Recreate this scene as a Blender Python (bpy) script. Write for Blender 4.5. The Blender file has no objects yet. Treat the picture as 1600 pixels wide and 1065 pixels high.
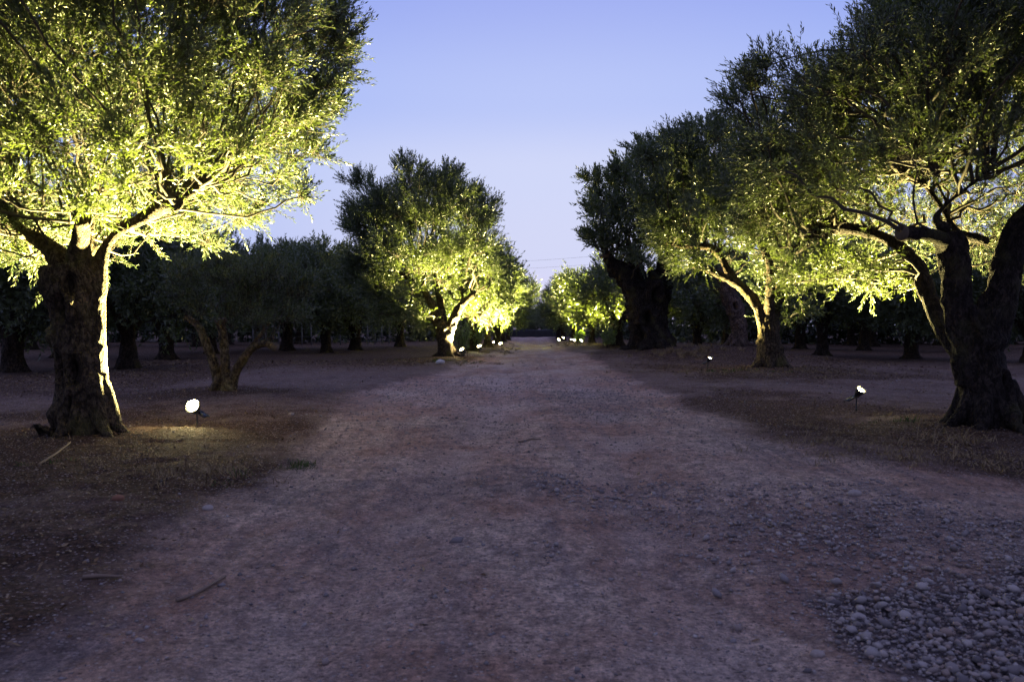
import bpy, math, random
import numpy as np
from mathutils import Vector, Matrix

S = bpy.context.scene
COL = S.collection
PI = math.pi
random.seed(7)

# ------------------------------------------------------------------ camera
F = 1244.0                      # focal length in pixels of the 1600 px wide photograph (28 mm lens)
PITCH = math.radians(1.13)
CAM = np.array([0.0, 0.0, 1.45])
cam_data = bpy.data.cameras.new('camera')
cam = bpy.data.objects.new('camera', cam_data)
COL.objects.link(cam)
cam.location = CAM.tolist()
cam.rotation_euler = (PI / 2 - PITCH, 0, 0)
cam_data.sensor_width = 36.0
cam_data.lens = F / 1600 * 36
cam_data.clip_start = 0.05
cam_data.clip_end = 3000
cam_data.dof.use_dof = True
cam_data.dof.focus_distance = 20.0
cam_data.dof.aperture_fstop = 4.0
S.camera = cam

# ------------------------------------------------------------------ sky (dusk, sun below the horizon ahead)
w = bpy.data.worlds.new('World')
S.world = w
w.use_nodes = True
nt = w.node_tree
nt.nodes.clear()
out = nt.nodes.new('ShaderNodeOutputWorld')
bg = nt.nodes.new('ShaderNodeBackground')
tc = nt.nodes.new('ShaderNodeTexCoord')
sep = nt.nodes.new('ShaderNodeSeparateXYZ')
ramp = nt.nodes.new('ShaderNodeValToRGB')
nt.links.new(tc.outputs['Generated'], sep.inputs[0])
nt.links.new(sep.outputs['Z'], ramp.inputs[0])
cr = ramp.color_ramp
cr.interpolation = 'EASE'
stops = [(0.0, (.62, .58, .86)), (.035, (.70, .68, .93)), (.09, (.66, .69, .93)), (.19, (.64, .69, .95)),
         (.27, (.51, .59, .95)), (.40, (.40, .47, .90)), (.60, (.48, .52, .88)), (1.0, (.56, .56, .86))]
cr.elements[0].position, cr.elements[0].color = stops[0][0], (*stops[0][1], 1)
cr.elements[1].position, cr.elements[1].color = stops[-1][0], (*stops[-1][1], 1)
for p_, c_ in stops[1:-1]:
    e = cr.elements.new(p_)
    e.color = (*c_, 1)
# the afterglow is strongest towards where the sun went down (ahead) and fades round the compass
dot = nt.nodes.new('ShaderNodeVectorMath'); dot.operation = 'DOT_PRODUCT'
dot.inputs[1].default_value = Vector((0.06, 1.0, 0.12)).normalized()
nt.links.new(tc.outputs['Generated'], dot.inputs[0])
mr = nt.nodes.new('ShaderNodeMapRange')
mr.inputs['From Min'].default_value = -1.0
mr.inputs['From Max'].default_value = 1.0
mr.inputs['To Min'].default_value = 0.0
mr.inputs['To Max'].default_value = 1.0
nt.links.new(dot.outputs['Value'], mr.inputs['Value'])
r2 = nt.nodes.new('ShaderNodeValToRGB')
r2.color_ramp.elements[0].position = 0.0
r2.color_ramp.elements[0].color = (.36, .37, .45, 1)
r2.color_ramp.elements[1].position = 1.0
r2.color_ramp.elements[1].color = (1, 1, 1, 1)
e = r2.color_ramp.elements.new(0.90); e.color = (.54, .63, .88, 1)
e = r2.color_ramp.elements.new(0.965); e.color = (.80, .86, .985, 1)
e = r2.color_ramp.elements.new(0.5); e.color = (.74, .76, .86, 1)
nt.links.new(mr.outputs[0], r2.inputs[0])
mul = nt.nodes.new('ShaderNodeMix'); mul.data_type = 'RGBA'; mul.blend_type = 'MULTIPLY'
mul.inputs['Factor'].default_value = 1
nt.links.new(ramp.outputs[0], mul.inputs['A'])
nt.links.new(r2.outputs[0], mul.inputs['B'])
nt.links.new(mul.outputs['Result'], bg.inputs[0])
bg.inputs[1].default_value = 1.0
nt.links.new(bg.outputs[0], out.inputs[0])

vs = S.view_settings
vs.view_transform = 'Standard'
vs.look = 'None'
vs.exposure = 0.0
vs.gamma = 1.0
vs.use_curve_mapping = False
S.cycles.max_bounces = 5
S.cycles.diffuse_bounces = 3
S.cycles.glossy_bounces = 2
S.cycles.transmission_bounces = 3
S.cycles.transparent_max_bounces = 4
S.cycles.sample_clamp_indirect = 4.0
S.cycles.caustics_reflective = False
S.cycles.caustics_refractive = False

LAMP_COL = (1.0, 0.84, 0.30)
LAMP_W = 16.0

# ------------------------------------------------------------------ helpers
cp_, sp_ = math.cos(PITCH), math.sin(PITCH)
def at(px, py, Y):
    """world point seen at photo pixel (px, py) when it stands Y metres ahead"""
    a = (px - 800) / F
    b = (532.5 - py) / F
    d = np.array([a, cp_ + b * sp_, -sp_ + b * cp_])
    return CAM + d * (Y / d[1])

def hash3(ix, iy, iz, seed):
    n = (ix * 374761393 + iy * 668265263 + iz * 2147483647 + seed * 1274126177) & 0xffffffff
    n = ((n ^ (n >> 13)) * 1274126177) & 0xffffffff
    n = ((n ^ (n >> 16)) * 2246822519) & 0xffffffff
    return ((n ^ (n >> 15)) & 0xffffff) / float(0xffffff)

def vnoise(p, seed=0):
    """value noise in -1..1, p is (N,3)"""
    p = np.asarray(p, float)
    i = np.floor(p).astype(np.int64)
    f = p - i
    f = f * f * f * (f * (f * 6 - 15) + 10)
    r = np.zeros(len(p))
    for dx in (0, 1):
        wx = f[:, 0] if dx else 1 - f[:, 0]
        for dy in (0, 1):
            wy = f[:, 1] if dy else 1 - f[:, 1]
            for dz in (0, 1):
                wz = f[:, 2] if dz else 1 - f[:, 2]
                r += wx * wy * wz * hash3(i[:, 0] + dx, i[:, 1] + dy, i[:, 2] + dz, seed)
    return r * 2 - 1

def fbm(p, seed=0, octs=3):
    r = 0; a = 1; t = 0
    for k in range(octs):
        r = r + a * vnoise(np.asarray(p) * (2.03 ** k), seed + k * 17)
        t += a; a *= .5
    return r / t

def n2(x, y, s, seed=0, octs=3):
    return fbm(np.stack([x * s, y * s, np.zeros_like(x)], 1), seed, octs)

def norm(v):
    return v / np.maximum(np.linalg.norm(v, axis=-1, keepdims=True), 1e-9)

def smooth01(t):
    t = np.clip(t, 0, 1)
    return t * t * (3 - 2 * t)

def mesh_from(name, V, faces, mat=None, smooth=False, attrs=None):
    """V (N,3); faces: (M,3) or (M,4) array, or list of such arrays"""
    me = bpy.data.meshes.new(name)
    if not isinstance(faces, list):
        faces = [faces]
    faces = [f for f in faces if len(f)]
    V = np.ascontiguousarray(V, dtype=np.float32)
    nl = sum(f.size for f in faces)
    nf = sum(len(f) for f in faces)
    me.vertices.add(len(V)); me.loops.add(nl); me.polygons.add(nf)
    me.vertices.foreach_set('co', V.ravel())
    me.loops.foreach_set('vertex_index', np.concatenate([f.ravel() for f in faces]).astype(np.int32))
    tot = np.concatenate([np.full(len(f), f.shape[1]) for f in faces]).astype(np.int32)
    st = np.concatenate([[0], np.cumsum(tot)[:-1]]).astype(np.int32)
    me.polygons.foreach_set('loop_start', st)
    me.polygons.foreach_set('loop_total', tot)
    if smooth:
        me.polygons.foreach_set('use_smooth', np.ones(nf, bool))
    me.update(calc_edges=True)
    if attrs:
        for k, a in attrs.items():
            at_ = me.attributes.new(k, 'FLOAT', 'POINT')
            at_.data.foreach_set('value', np.ascontiguousarray(a, dtype=np.float32))
    if mat:
        me.materials.append(mat)
    return me

def link(name, me, parent=None, loc=None):
    o = bpy.data.objects.new(name, me)
    COL.objects.link(o)
    if parent is not None:
        o.parent = parent
    if loc is not None:
        o.location = [float(v) for v in loc]
    return o

def tag(o, label=None, cat=None, group=None, kind=None):
    if label: o['label'] = label
    if cat: o['category'] = cat
    if group: o['group'] = group
    if kind: o['kind'] = kind
    return o

def empty(name, loc, label=None, cat=None, group=None):
    o = link(name, None, None, loc)
    o.empty_display_size = .2
    return tag(o, label, cat, group)

# ------------------------------------------------------------------ materials
def new_mat(name):
    m = bpy.data.materials.new(name)
    m.use_nodes = True
    nt = m.node_tree
    nt.nodes.clear()
    return m, nt

def N(nt, t, **k):
    n = nt.nodes.new(t)
    for a, v in k.items():
        setattr(n, a, v)
    return n

def mixc(nt, fac, a, b, mode='MIX'):
    m = N(nt, 'ShaderNodeMix', data_type='RGBA', blend_type=mode)
    for inp, v in ((m.inputs['Factor'], fac), (m.inputs['A'], a), (m.inputs['B'], b)):
        if isinstance(v, (int, float)): inp.default_value = v
        elif isinstance(v, tuple): inp.default_value = (*v, 1)
        else: nt.links.new(v, inp)
    return m.outputs['Result']

def noise(nt, scale, detail=4, rough=.6, vec=None, stretch=None):
    n = N(nt, 'ShaderNodeTexNoise')
    n.inputs['Scale'].default_value = scale
    n.inputs['Detail'].default_value = detail
    n.inputs['Roughness'].default_value = rough
    if vec is None:
        t = N(nt, 'ShaderNodeTexCoord')
        vec = t.outputs['Object']
    if stretch:
        mp = N(nt, 'ShaderNodeMapping')
        mp.inputs['Scale'].default_value = stretch
        nt.links.new(vec, mp.inputs[0])
        vec = mp.outputs[0]
    nt.links.new(vec, n.inputs['Vector'])
    return n.outputs['Fac']

def rampf(nt, fac, lo, hi, a=0.0, b=1.0):
    m = N(nt, 'ShaderNodeMapRange')
    m.interpolation_type = 'SMOOTHSTEP'
    m.inputs['From Min'].default_value = lo; m.inputs['From Max'].default_value = hi
    m.inputs['To Min'].default_value = a; m.inputs['To Max'].default_value = b
    nt.links.new(fac, m.inputs['Value'])
    return m.outputs[0]

def attr(nt, name):
    a = N(nt, 'ShaderNodeAttribute'); a.attribute_name = name
    return a.outputs['Fac']

def simple_mat(name, col, rough=.8, metallic=0, emit=None, estr=0, var=0.25, vscale=30):
    m, nt = new_mat(name)
    o = N(nt, 'ShaderNodeOutputMaterial'); b = N(nt, 'ShaderNodeBsdfPrincipled')
    f = noise(nt, vscale)
    c = mixc(nt, f, tuple(x * (1 - var) for x in col), tuple(min(1, x * (1 + var)) for x in col))
    nt.links.new(c, b.inputs['Base Color'])
    b.inputs['Roughness'].default_value = rough
    b.inputs['Metallic'].default_value = metallic
    if emit:
        b.inputs['Emission Color'].default_value = (*emit, 1)
        b.inputs['Emission Strength'].default_value = estr
    nt.links.new(b.outputs[0], o.inputs[0])
    return m

def leaf_mat(name, top_a, top_b, under, trans=(.22, .26, .05)):
    m, nt = new_mat(name)
    o = N(nt, 'ShaderNodeOutputMaterial')
    r = attr(nt, 'rnd')
    geo = N(nt, 'ShaderNodeNewGeometry')
    top = mixc(nt, r, top_a, top_b)
    col = mixc(nt, geo.outputs['Backfacing'], top, under)
    b = N(nt, 'ShaderNodeBsdfPrincipled')
    nt.links.new(col, b.inputs['Base Color'])
    b.inputs['Roughness'].default_value = .40
    b.inputs['Specular IOR Level'].default_value = .55
    t = N(nt, 'ShaderNodeBsdfTranslucent')
    tcol = mixc(nt, r, trans, tuple(min(1, v * 1.5) for v in trans))
    nt.links.new(tcol, t.inputs['Color'])
    mx = N(nt, 'ShaderNodeMixShader')
    mx.inputs[0].default_value = .22
    nt.links.new(b.outputs[0], mx.inputs[1]); nt.links.new(t.outputs[0], mx.inputs[2])
    nt.links.new(mx.outputs[0], o.inputs[0])
    return m

M_LEAF = leaf_mat('olive_leaf', (.018, .030, .014), (.044, .060, .027), (.085, .105, .058), (.13, .175, .03))
M_LEAF_DARK = leaf_mat('dark_leaf', (.020, .030, .014), (.04, .055, .024), (.09, .105, .07), (.03, .045, .012))
M_SHOOT = leaf_mat('sucker_leaf', (.08, .13, .03), (.12, .18, .05), (.20, .26, .13), (.25, .40, .05))

def bark_mat(name, a, b_, moss, bump=.02):
    m, nt = new_mat(name)
    o = N(nt, 'ShaderNodeOutputMaterial'); b = N(nt, 'ShaderNodeBsdfPrincipled')
    f1 = noise(nt, 3.0, 6, .65)
    f2 = noise(nt, 20.0, 7, .72, stretch=(1, 1, .6))
    f3 = noise(nt, 1.6, 3, .5)
    c = mixc(nt, rampf(nt, f1, .35, .68), a, b_)
    c = mixc(nt, rampf(nt, f2, .42, .62), tuple(v * .35 for v in a), c)
    c = mixc(nt, rampf(nt, f3, .52, .72, 0, .7), c, moss)
    nt.links.new(c, b.inputs['Base Color'])
    b.inputs['Roughness'].default_value = .9
    b.inputs['Specular IOR Level'].default_value = .15
    vor = N(nt, 'ShaderNodeTexVoronoi'); vor.feature = 'DISTANCE_TO_EDGE'
    vor.inputs['Scale'].default_value = 18
    tcn = N(nt, 'ShaderNodeTexCoord'); mp = N(nt, 'ShaderNodeMapping'); mp.inputs['Scale'].default_value = (1.4, 1.4, .45)
    nz = N(nt, 'ShaderNodeVectorMath'); nz.operation = 'ADD'
    nn = N(nt, 'ShaderNodeTexNoise'); nn.inputs['Scale'].default_value = 6; nn.inputs['Detail'].default_value = 3
    sc = N(nt, 'ShaderNodeVectorMath'); sc.operation = 'SCALE'; sc.inputs['Scale'].default_value = .25
    nt.links.new(tcn.outputs['Object'], mp.inputs[0]); nt.links.new(tcn.outputs['Object'], nn.inputs['Vector'])
    nt.links.new(nn.outputs['Color'], sc.inputs[0]); nt.links.new(mp.outputs[0], nz.inputs[0]); nt.links.new(sc.outputs[0], nz.inputs[1])
    nt.links.new(nz.outputs[0], vor.inputs['Vector'])
    ad = N(nt, 'ShaderNodeMath'); ad.operation = 'ADD'
    nt.links.new(rampf(nt, vor.outputs[0], 0, .3, 0, .6), ad.inputs[0]); nt.links.new(f2, ad.inputs[1])
    bp = N(nt, 'ShaderNodeBump'); bp.inputs['Distance'].default_value = bump; bp.inputs['Strength'].default_value = 1
    nt.links.new(ad.outputs[0], bp.inputs['Height']); nt.links.new(bp.outputs[0], b.inputs['Normal'])
    nt.links.new(b.outputs[0], o.inputs[0])
    return m

M_BARK = bark_mat('olive_bark', (.07, .052, .036), (.14, .10, .07), (.10, .09, .03), .025)
M_BARK_GROVE = bark_mat('grove_bark', (.05, .037, .027), (.095, .065, .048), (.07, .06, .025), .025)  # bark darkened for the unlit trunks, shade put into the colour
M_BARK_DARK = bark_mat('old_dark_bark', (.032, .025, .022), (.065, .05, .042), (.07, .065, .03), .025)
M_BARK_PALE = bark_mat('pale_bark', (.13, .095, .085), (.26, .18, .15), (.10, .08, .06), .02)
M_BARK_LIT = bark_mat('lit_bark', (.12, .09, .055), (.24, .185, .11), (.17, .15, .06), .015)  # yellow lamplight on the pruned stems put into a paler bark colour
M_TWIG = simple_mat('twig', (.05, .04, .027), .85)
M_CUT = simple_mat('cut_wood', (.10, .075, .05), .9, var=.5, vscale=14)

def ground_mat():
    m, nt = new_mat('soil')
    o = N(nt, 'ShaderNodeOutputMaterial'); b = N(nt, 'ShaderNodeBsdfPrincipled')
    def ragged(name, amp):
        nz = noise(nt, 3.0, 9, .75)
        a1 = N(nt, 'ShaderNodeMath'); a1.operation = 'MULTIPLY_ADD'; a1.inputs[1].default_value = amp; a1.inputs[2].default_value = -amp / 2
        nt.links.new(nz, a1.inputs[0])
        a2 = N(nt, 'ShaderNodeMath'); a2.operation = 'ADD'
        nt.links.new(a1.outputs[0], a2.inputs[0]); nt.links.new(attr(nt, name), a2.inputs[1])
        return rampf(nt, a2.outputs[0], .08, .92)
    road = ragged('road', 2.4); litter = ragged('litter', 2.2); grav = ragged('gravel', 1.6)
    big = noise(nt, .55, 5, .7, stretch=(1, .6, 1))
    grit = noise(nt, 9, 8, .75, stretch=(1, .7, 1))
    mid = noise(nt, 2.6, 6, .65)
    fine = noise(nt, 30, 7, .75)
    grain = noise(nt, 140, 3, .7)
    soil = mixc(nt, rampf(nt, mid, .3, .7), (.36, .225, .165), (.46, .315, .245))
    dust = mixc(nt, rampf(nt, fine, .3, .7), (.46, .355, .285), (.60, .485, .40))
    c = mixc(nt, rampf(nt, big, .38, .62), soil, dust)
    # compact grey worn patches, reddish earth patches
    c = mixc(nt, rampf(nt, noise(nt, 1.1, 6, .7, stretch=(1, .45, 1)), .56, .66, 0, .65), c, (.19, .17, .175))
    c = mixc(nt, rampf(nt, noise(nt, .9, 5, .6), .58, .74, 0, .55), c, (.38, .22, .145))
    c = mixc(nt, 1.0, c, mixc(nt, rampf(nt, grit, .34, .66), (.60, .60, .63), (1.34, 1.32, 1.31)), 'MULTIPLY')
    trk = attr(nt, 'track')
    streak = noise(nt, 1.5, 5, .65, stretch=(2.2, .10, 1))
    c = mixc(nt, rampf(nt, streak, .50, .66, 0, .45), c, (.22, .185, .19))
    c = mixc(nt, trk, c, mixc(nt, rampf(nt, mid, .3, .7), (.44, .35, .31), (.60, .50, .45)))
    offc = mixc(nt, rampf(nt, mid, .3, .7), (.07, .046, .040), (.145, .102, .088))  # off-road soil darkened, shade under the trees held in the colour
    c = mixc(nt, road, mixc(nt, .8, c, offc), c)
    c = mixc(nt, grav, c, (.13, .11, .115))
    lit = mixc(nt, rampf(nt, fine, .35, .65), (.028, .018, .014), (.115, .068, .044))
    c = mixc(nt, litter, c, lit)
    # speckle of fine stones and crumbs
    vor = N(nt, 'ShaderNodeTexVoronoi'); vor.inputs['Scale'].default_value = 42
    vor.inputs['Randomness'].default_value = 1
    t = N(nt, 'ShaderNodeTexCoord'); nt.links.new(t.outputs['Object'], vor.inputs['Vector'])
    sepc = N(nt, 'ShaderNodeSeparateColor'); nt.links.new(vor.outputs['Color'], sepc.inputs[0])
    sp = N(nt, 'ShaderNodeMath'); sp.operation = 'MULTIPLY'
    nt.links.new(rampf(nt, sepc.outputs[0], .52, .60), sp.inputs[0])
    nt.links.new(rampf(nt, vor.outputs['Distance'], .45, .3), sp.inputs[1])
    tone = mixc(nt, sepc.outputs[1], (.07, .05, .05), (.62, .53, .49))
    sp2 = N(nt, 'ShaderNodeMath'); sp2.operation = 'MULTIPLY'; sp2.inputs[1].default_value = .75
    nt.links.new(sp.outputs[0], sp2.inputs[0])
    c = mixc(nt, sp2.outputs[0], c, tone)
    g = mixc(nt, rampf(nt, grain, .3, .7), (.72, .72, .72), (1.28, 1.28, 1.28))
    c = mixc(nt, 1.0, c, g, 'MULTIPLY')
    fg = mixc(nt, rampf(nt, fine, .34, .66), (.74, .72, .74), (1.42, 1.36, 1.34))
    c = mixc(nt, 1.0, c, fg, 'MULTIPLY')
    nt.links.new(c, b.inputs['Base Color'])
    b.inputs['Roughness'].default_value = .95
    b.inputs['Specular IOR Level'].default_value = .12
    h1 = N(nt, 'ShaderNodeMath'); h1.operation = 'MULTIPLY_ADD'; h1.inputs[1].default_value = .35
    nt.links.new(grain, h1.inputs[0]); nt.links.new(fine, h1.inputs[2])
    h2 = N(nt, 'ShaderNodeMath'); h2.operation = 'MULTIPLY_ADD'; h2.inputs[1].default_value = .5
    nt.links.new(sp.outputs[0], h2.inputs[0]); nt.links.new(h1.outputs[0], h2.inputs[2])
    bp = N(nt, 'ShaderNodeBump'); bp.inputs['Distance'].default_value = .05; bp.inputs['Strength'].default_value = 1
    nt.links.new(h2.outputs[0], bp.inputs['Height']); nt.links.new(bp.outputs[0], b.inputs['Normal'])
    nt.links.new(b.outputs[0], o.inputs[0])
    return m
M_SOIL = ground_mat()

def rnd_mat(name, cols, rough=.85):
    m, nt = new_mat(name)
    o = N(nt, 'ShaderNodeOutputMaterial'); b = N(nt, 'ShaderNodeBsdfPrincipled')
    rp = N(nt, 'ShaderNodeValToRGB')
    for k, c in enumerate(cols):
        e = rp.color_ramp.elements[k] if k < 2 else rp.color_ramp.elements.new(.5)
        e.color = (*c, 1)
    for k in range(len(cols)):
        rp.color_ramp.elements[k].position = k / (len(cols) - 1)
    es = sorted(range(len(cols)))
    for k in es:
        rp.color_ramp.elements[k].color = (*cols[k], 1)
    nt.links.new(attr(nt, 'rnd'), rp.inputs[0])
    f = noise(nt, 45, 4, .6)
    c = mixc(nt, 1.0, rp.outputs[0], mixc(nt, f, (.6, .6, .6), (1.4, 1.4, 1.4)), 'MULTIPLY')
    nt.links.new(c, b.inputs['Base Color'])
    b.inputs['Roughness'].default_value = rough
    b.inputs['Specular IOR Level'].default_value = .2
    nt.links.new(b.outputs[0], o.inputs[0])
    return m
M_STONE = rnd_mat('stone', [(.12, .105, .11), (.23, .20, .195), (.25, .185, .155), (.34, .30, .285), (.18, .16, .165)])
M_LITTER = rnd_mat('dry_litter', [(.06, .035, .02), (.16, .095, .05), (.27, .20, .12), (.11, .07, .04)])
M_STRAW = rnd_mat('dry_grass', [(.15, .10, .055), (.30, .23, .13), (.20, .14, .08)])
M_GREEN = rnd_mat('green_weed', [(.04, .07, .02), (.08, .12, .035), (.13, .14, .06)])
M_BLACK = simple_mat('black_plastic', (.02, .02, .021), .5)
M_PANEL = simple_mat('solar_cells', (.012, .014, .03), .2)
M_GLASS = simple_mat('lit_lens', (.9, .9, .8), .3, emit=(1, .86, .40), estr=1, var=.02)
_nt = M_GLASS.node_tree     # hot bulb in the middle of the reflector, dim rim
_pw = N(_nt, 'ShaderNodeMath', operation='POWER'); _pw.inputs[1].default_value = 4.0
_nt.links.new(attr(_nt, 'hot'), _pw.inputs[0])
_ml = N(_nt, 'ShaderNodeMath', operation='MULTIPLY_ADD'); _ml.inputs[1].default_value = 7000; _ml.inputs[2].default_value = .7
_nt.links.new(_pw.outputs[0], _ml.inputs[0])
_nt.links.new(_ml.outputs[0], [n for n in _nt.nodes if n.type == 'BSDF_PRINCIPLED'][0].inputs['Emission Strength'])
M_POST = simple_mat('grey_post', (.16, .16, .17), .7)
M_WIRE = simple_mat('wire', (.10, .10, .11), .6)
M_WALL = simple_mat('rubble_wall', (.028, .028, .03), .9, var=.5, vscale=3)

# ------------------------------------------------------------------ terrain
# tree positions (x, y) needed for mounds and litter
T_BIGL = (-5.30, 9.9); T_POLL = at(350, 620, 16.1)[:2]; T_MIDL = at(698, 562, 33.0)[:2]
T_BIGR = at(1545, 684, 10.3)[:2]; T_ARCH = at(1205, 582, 24.4)[:2]
T_LEAN = at(1152, 545, 33.5)[:2]; T_OLD = at(1018, 545, 34.5)[:2]
MOUNDS = [(T_BIGL, 1.3, .10), (T_POLL, 1.2, .09), (T_MIDL, 1.8, .10), (T_BIGR, 1.6, .12), (T_ARCH, 1.7, .12),
          (T_LEAN, 2.8, .38), (T_OLD, 4.2, .36), ((at(965, 535, 50)[0], 50.), 4, .22)]

def road_axis(y):
    return 0.024 * y + .35 * np.exp(-((y - 14) / 9.) ** 2)

def H(x, y):
    x = np.asarray(x, float); y = np.asarray(y, float)
    shp = x.shape; x = x.ravel(); y = y.ravel()
    d = np.hypot(x, y)
    h = .045 * n2(x, y, .35, 3, 2) + .018 * n2(x, y, 1.3, 9, 2)
    near = np.clip(1.3 - d / 30, 0, 1)
    rd = R_mask(x, y)
    h += near * (.010 + .012 * (1 - rd)) * n2(x, y, 4.5, 21, 3)
    h += near * .006 * n2(x, y, 16, 31, 2)
    # worn wheel tracks along the road
    ax = road_axis(y)
    for off in (-1.0, .85):
        h -= rd * .04 * np.exp(-((x - ax - off + .15 * n2(x * 0, y, .3, 5, 1)) / .38) ** 2)
    for (c, r, a) in MOUNDS:
        h += a * np.exp(-((x - c[0]) ** 2 + (y - c[1]) ** 2) / (r * r))
    # soft bank of litter on the right verge
    h += (1 - rd) * .05
    return h.reshape(shp)

def R_mask(x, y):
    """1 on the dirt track, 0 off it"""
    e = .45 * n2(x, y, .5, 40, 3) + .14 * n2(x, y, 2.4, 44, 2)
    xl = np.interp(y, [-30, 2, 4.5, 6.5, 8, 10, 13.5, 17, 20, 24, 30, 40, 60, 90],
                   [-2.2, -2.2, -2.4, -2.5, -2.35, -2.4, -2.9, -3.4, -2.9, -2.2, -1.7, -1.1, -.6, .1])
    xr = np.interp(y, [-30, 6.3, 7.0, 8.0, 9.9, 13.7, 18, 27, 35, 60, 90],
                   [40, 30, 4.9, 3.7, 3.3, 3.2, 3.2, 3.3, 3.2, 3.3, 4.0])
    return smooth01((x + e - xl) / .9 + .5) * smooth01((xr + e - x) / .9 + .5)

def L_mask(x, y):
    """litter and dry weeds, plus painted shade of the far grove floor, 0..1"""
    nz = .5 * n2(x, y, .8, 60, 3)
    rd = R_mask(x, y)
    L = np.zeros_like(x)
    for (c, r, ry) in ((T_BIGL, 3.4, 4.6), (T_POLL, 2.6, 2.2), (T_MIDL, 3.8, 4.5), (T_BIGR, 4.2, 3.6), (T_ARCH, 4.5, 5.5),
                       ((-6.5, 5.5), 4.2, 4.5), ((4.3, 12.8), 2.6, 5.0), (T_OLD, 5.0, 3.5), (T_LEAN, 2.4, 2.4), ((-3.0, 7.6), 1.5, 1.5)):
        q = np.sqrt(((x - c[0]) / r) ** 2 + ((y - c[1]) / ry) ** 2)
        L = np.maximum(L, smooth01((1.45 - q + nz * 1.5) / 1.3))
    side = smooth01((np.abs(x - road_axis(y)) - 3.2 + nz) / 1.5)  # shade under the far grove, painted by spreading the litter colour
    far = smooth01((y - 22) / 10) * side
    L = np.maximum(L, smooth01((-x - 6.5) / 3 + nz) * smooth01((y - 13) / 4) * .8)
    L = np.maximum(L, smooth01((x - 11) / 4 + nz) * smooth01((y - 16) / 6) * .6)
    L = np.maximum(L, far * .85)
    return L * (1 - rd * .93)

def G_mask(x, y):
    """loose crushed stone"""
    nz = .55 * n2(x, y, 1.1, 70, 3)
    def blob(cx, cy, rx, ry, rot=0):
        c, s = math.cos(rot), math.sin(rot)
        u = (x - cx) * c + (y - cy) * s; v = -(x - cx) * s + (y - cy) * c
        return smooth01((1 + nz - np.sqrt((u / rx) ** 2 + (v / ry) ** 2)) / .45)
    g = blob(3.15, 3.5, 2.0, 1.4, -.35)
    g = np.maximum(g, .28 * blob(2.4, 5.4, 2.2, 2.6, -.2))
    g = np.maximum(g, .5 * blob(3.3, 5.2, 2.1, 1.0, -.15))
    g = np.maximum(g, .32 * blob(1.3, 6.6, 1.0, 1.1))
    g = np.maximum(g, .45 * blob(1.6, 15, 1.3, 4.5))
    g = np.maximum(g, .5 * blob(-.55, 2.75, .55, .25))
    g = np.maximum(g, .45 * blob(-.3, 7.4, 1.0, .9))
    g = np.maximum(g, .35 * blob(0.15, 5.1, .5, .5))
    g = np.maximum(g, .4 * blob(-1.9, 6.9, .7, .5))
    g = np.maximum(g, .35 * blob(-.6, 11.5, 1.0, 2.0))
    return g

def axis(lo, a, b, hi, s0, g):
    c = np.arange(a, b + 1e-6, s0)
    L = [a]; s = s0
    while L[-1] > lo: s *= g; L.append(L[-1] - s)
    R = [c[-1]]; s = s0
    while R[-1] < hi: s *= g; R.append(R[-1] + s)
    return np.concatenate([np.array(L[1:])[::-1], c, np.array(R[1:])])
gx = axis(-900, -6.0, 7.0, 900, .075, 1.045)
gy = axis(-400, 1.8, 11., 1500, .07, 1.032)
nx, ny = len(gx), len(gy)
X, Y = np.meshgrid(gx, gy)
X = X.ravel(); Y = Y.ravel()
Z = H(X, Y)
rm = R_mask(X, Y)
V = np.stack([X, Y, Z], 1)
idx = np.arange(nx * ny).reshape(ny, nx)
Q = np.stack([idx[:-1, :-1], idx[:-1, 1:], idx[1:, 1:], idx[1:, :-1]], -1).reshape(-1, 4)
zz = Z.reshape(ny, nx)
gzx = np.gradient(zz, gx, axis=1); gzy = np.gradient(zz, gy, axis=0)
NRM = norm(np.stack([-gzx.ravel(), -gzy.ravel(), np.ones(nx * ny)], 1))
ax_ = road_axis(Y)
trk_ = np.zeros_like(X)
for off in (-1.0, .85):
    trk_ = np.maximum(trk_, np.exp(-((X - ax_ - off + .15 * n2(X * 0, Y, .3, 5, 1)) / .33) ** 2))
trk_ = trk_ * rm * .85 * smooth01(.5 + .9 * n2(X, Y, .7, 55, 3)) * smooth01((Y - 1) / 4)
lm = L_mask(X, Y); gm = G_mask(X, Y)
def sub_terrain(name, sel):
    q = Q[sel]
    u, inv = np.unique(q.ravel(), return_inverse=True)
    me = mesh_from(name, V[u], inv.reshape(-1, 4), M_SOIL, True,
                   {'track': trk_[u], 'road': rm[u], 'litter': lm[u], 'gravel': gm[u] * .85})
    me.normals_split_custom_set_from_vertices(NRM[u].tolist())
    return link(name, me)
qr = rm[Q].mean(1) > .5
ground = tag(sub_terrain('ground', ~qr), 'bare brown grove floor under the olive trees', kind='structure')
road = tag(sub_terrain('dirt_road', qr), 'rutted dirt road of pale earth and crushed stone', kind='structure')
def Hs(x, y):
    return float(H(np.array([x]), np.array([y]))[0])

# ------------------------------------------------------------------ tubes and trunks
def catmull(P, n):
    P = np.asarray(P, float)
    if len(P) == 2:
        t = np.linspace(0, 1, n)[:, None]
        return P[0] * (1 - t) + P[1] * t
    Q_ = np.vstack([2 * P[0] - P[1], P, 2 * P[-1] - P[-2]])
    ts = np.linspace(0, len(P) - 1 - 1e-6, n)
    i = ts.astype(int); f = (ts - i)[:, None]
    p0, p1, p2, p3 = Q_[i], Q_[i + 1], Q_[i + 2], Q_[i + 3]
    return .5 * (2 * p1 + (p2 - p0) * f + (2 * p0 - 5 * p1 + 4 * p2 - p3) * f ** 2 + (3 * p1 - p0 - 3 * p2 + p3) * f ** 3)

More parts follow.
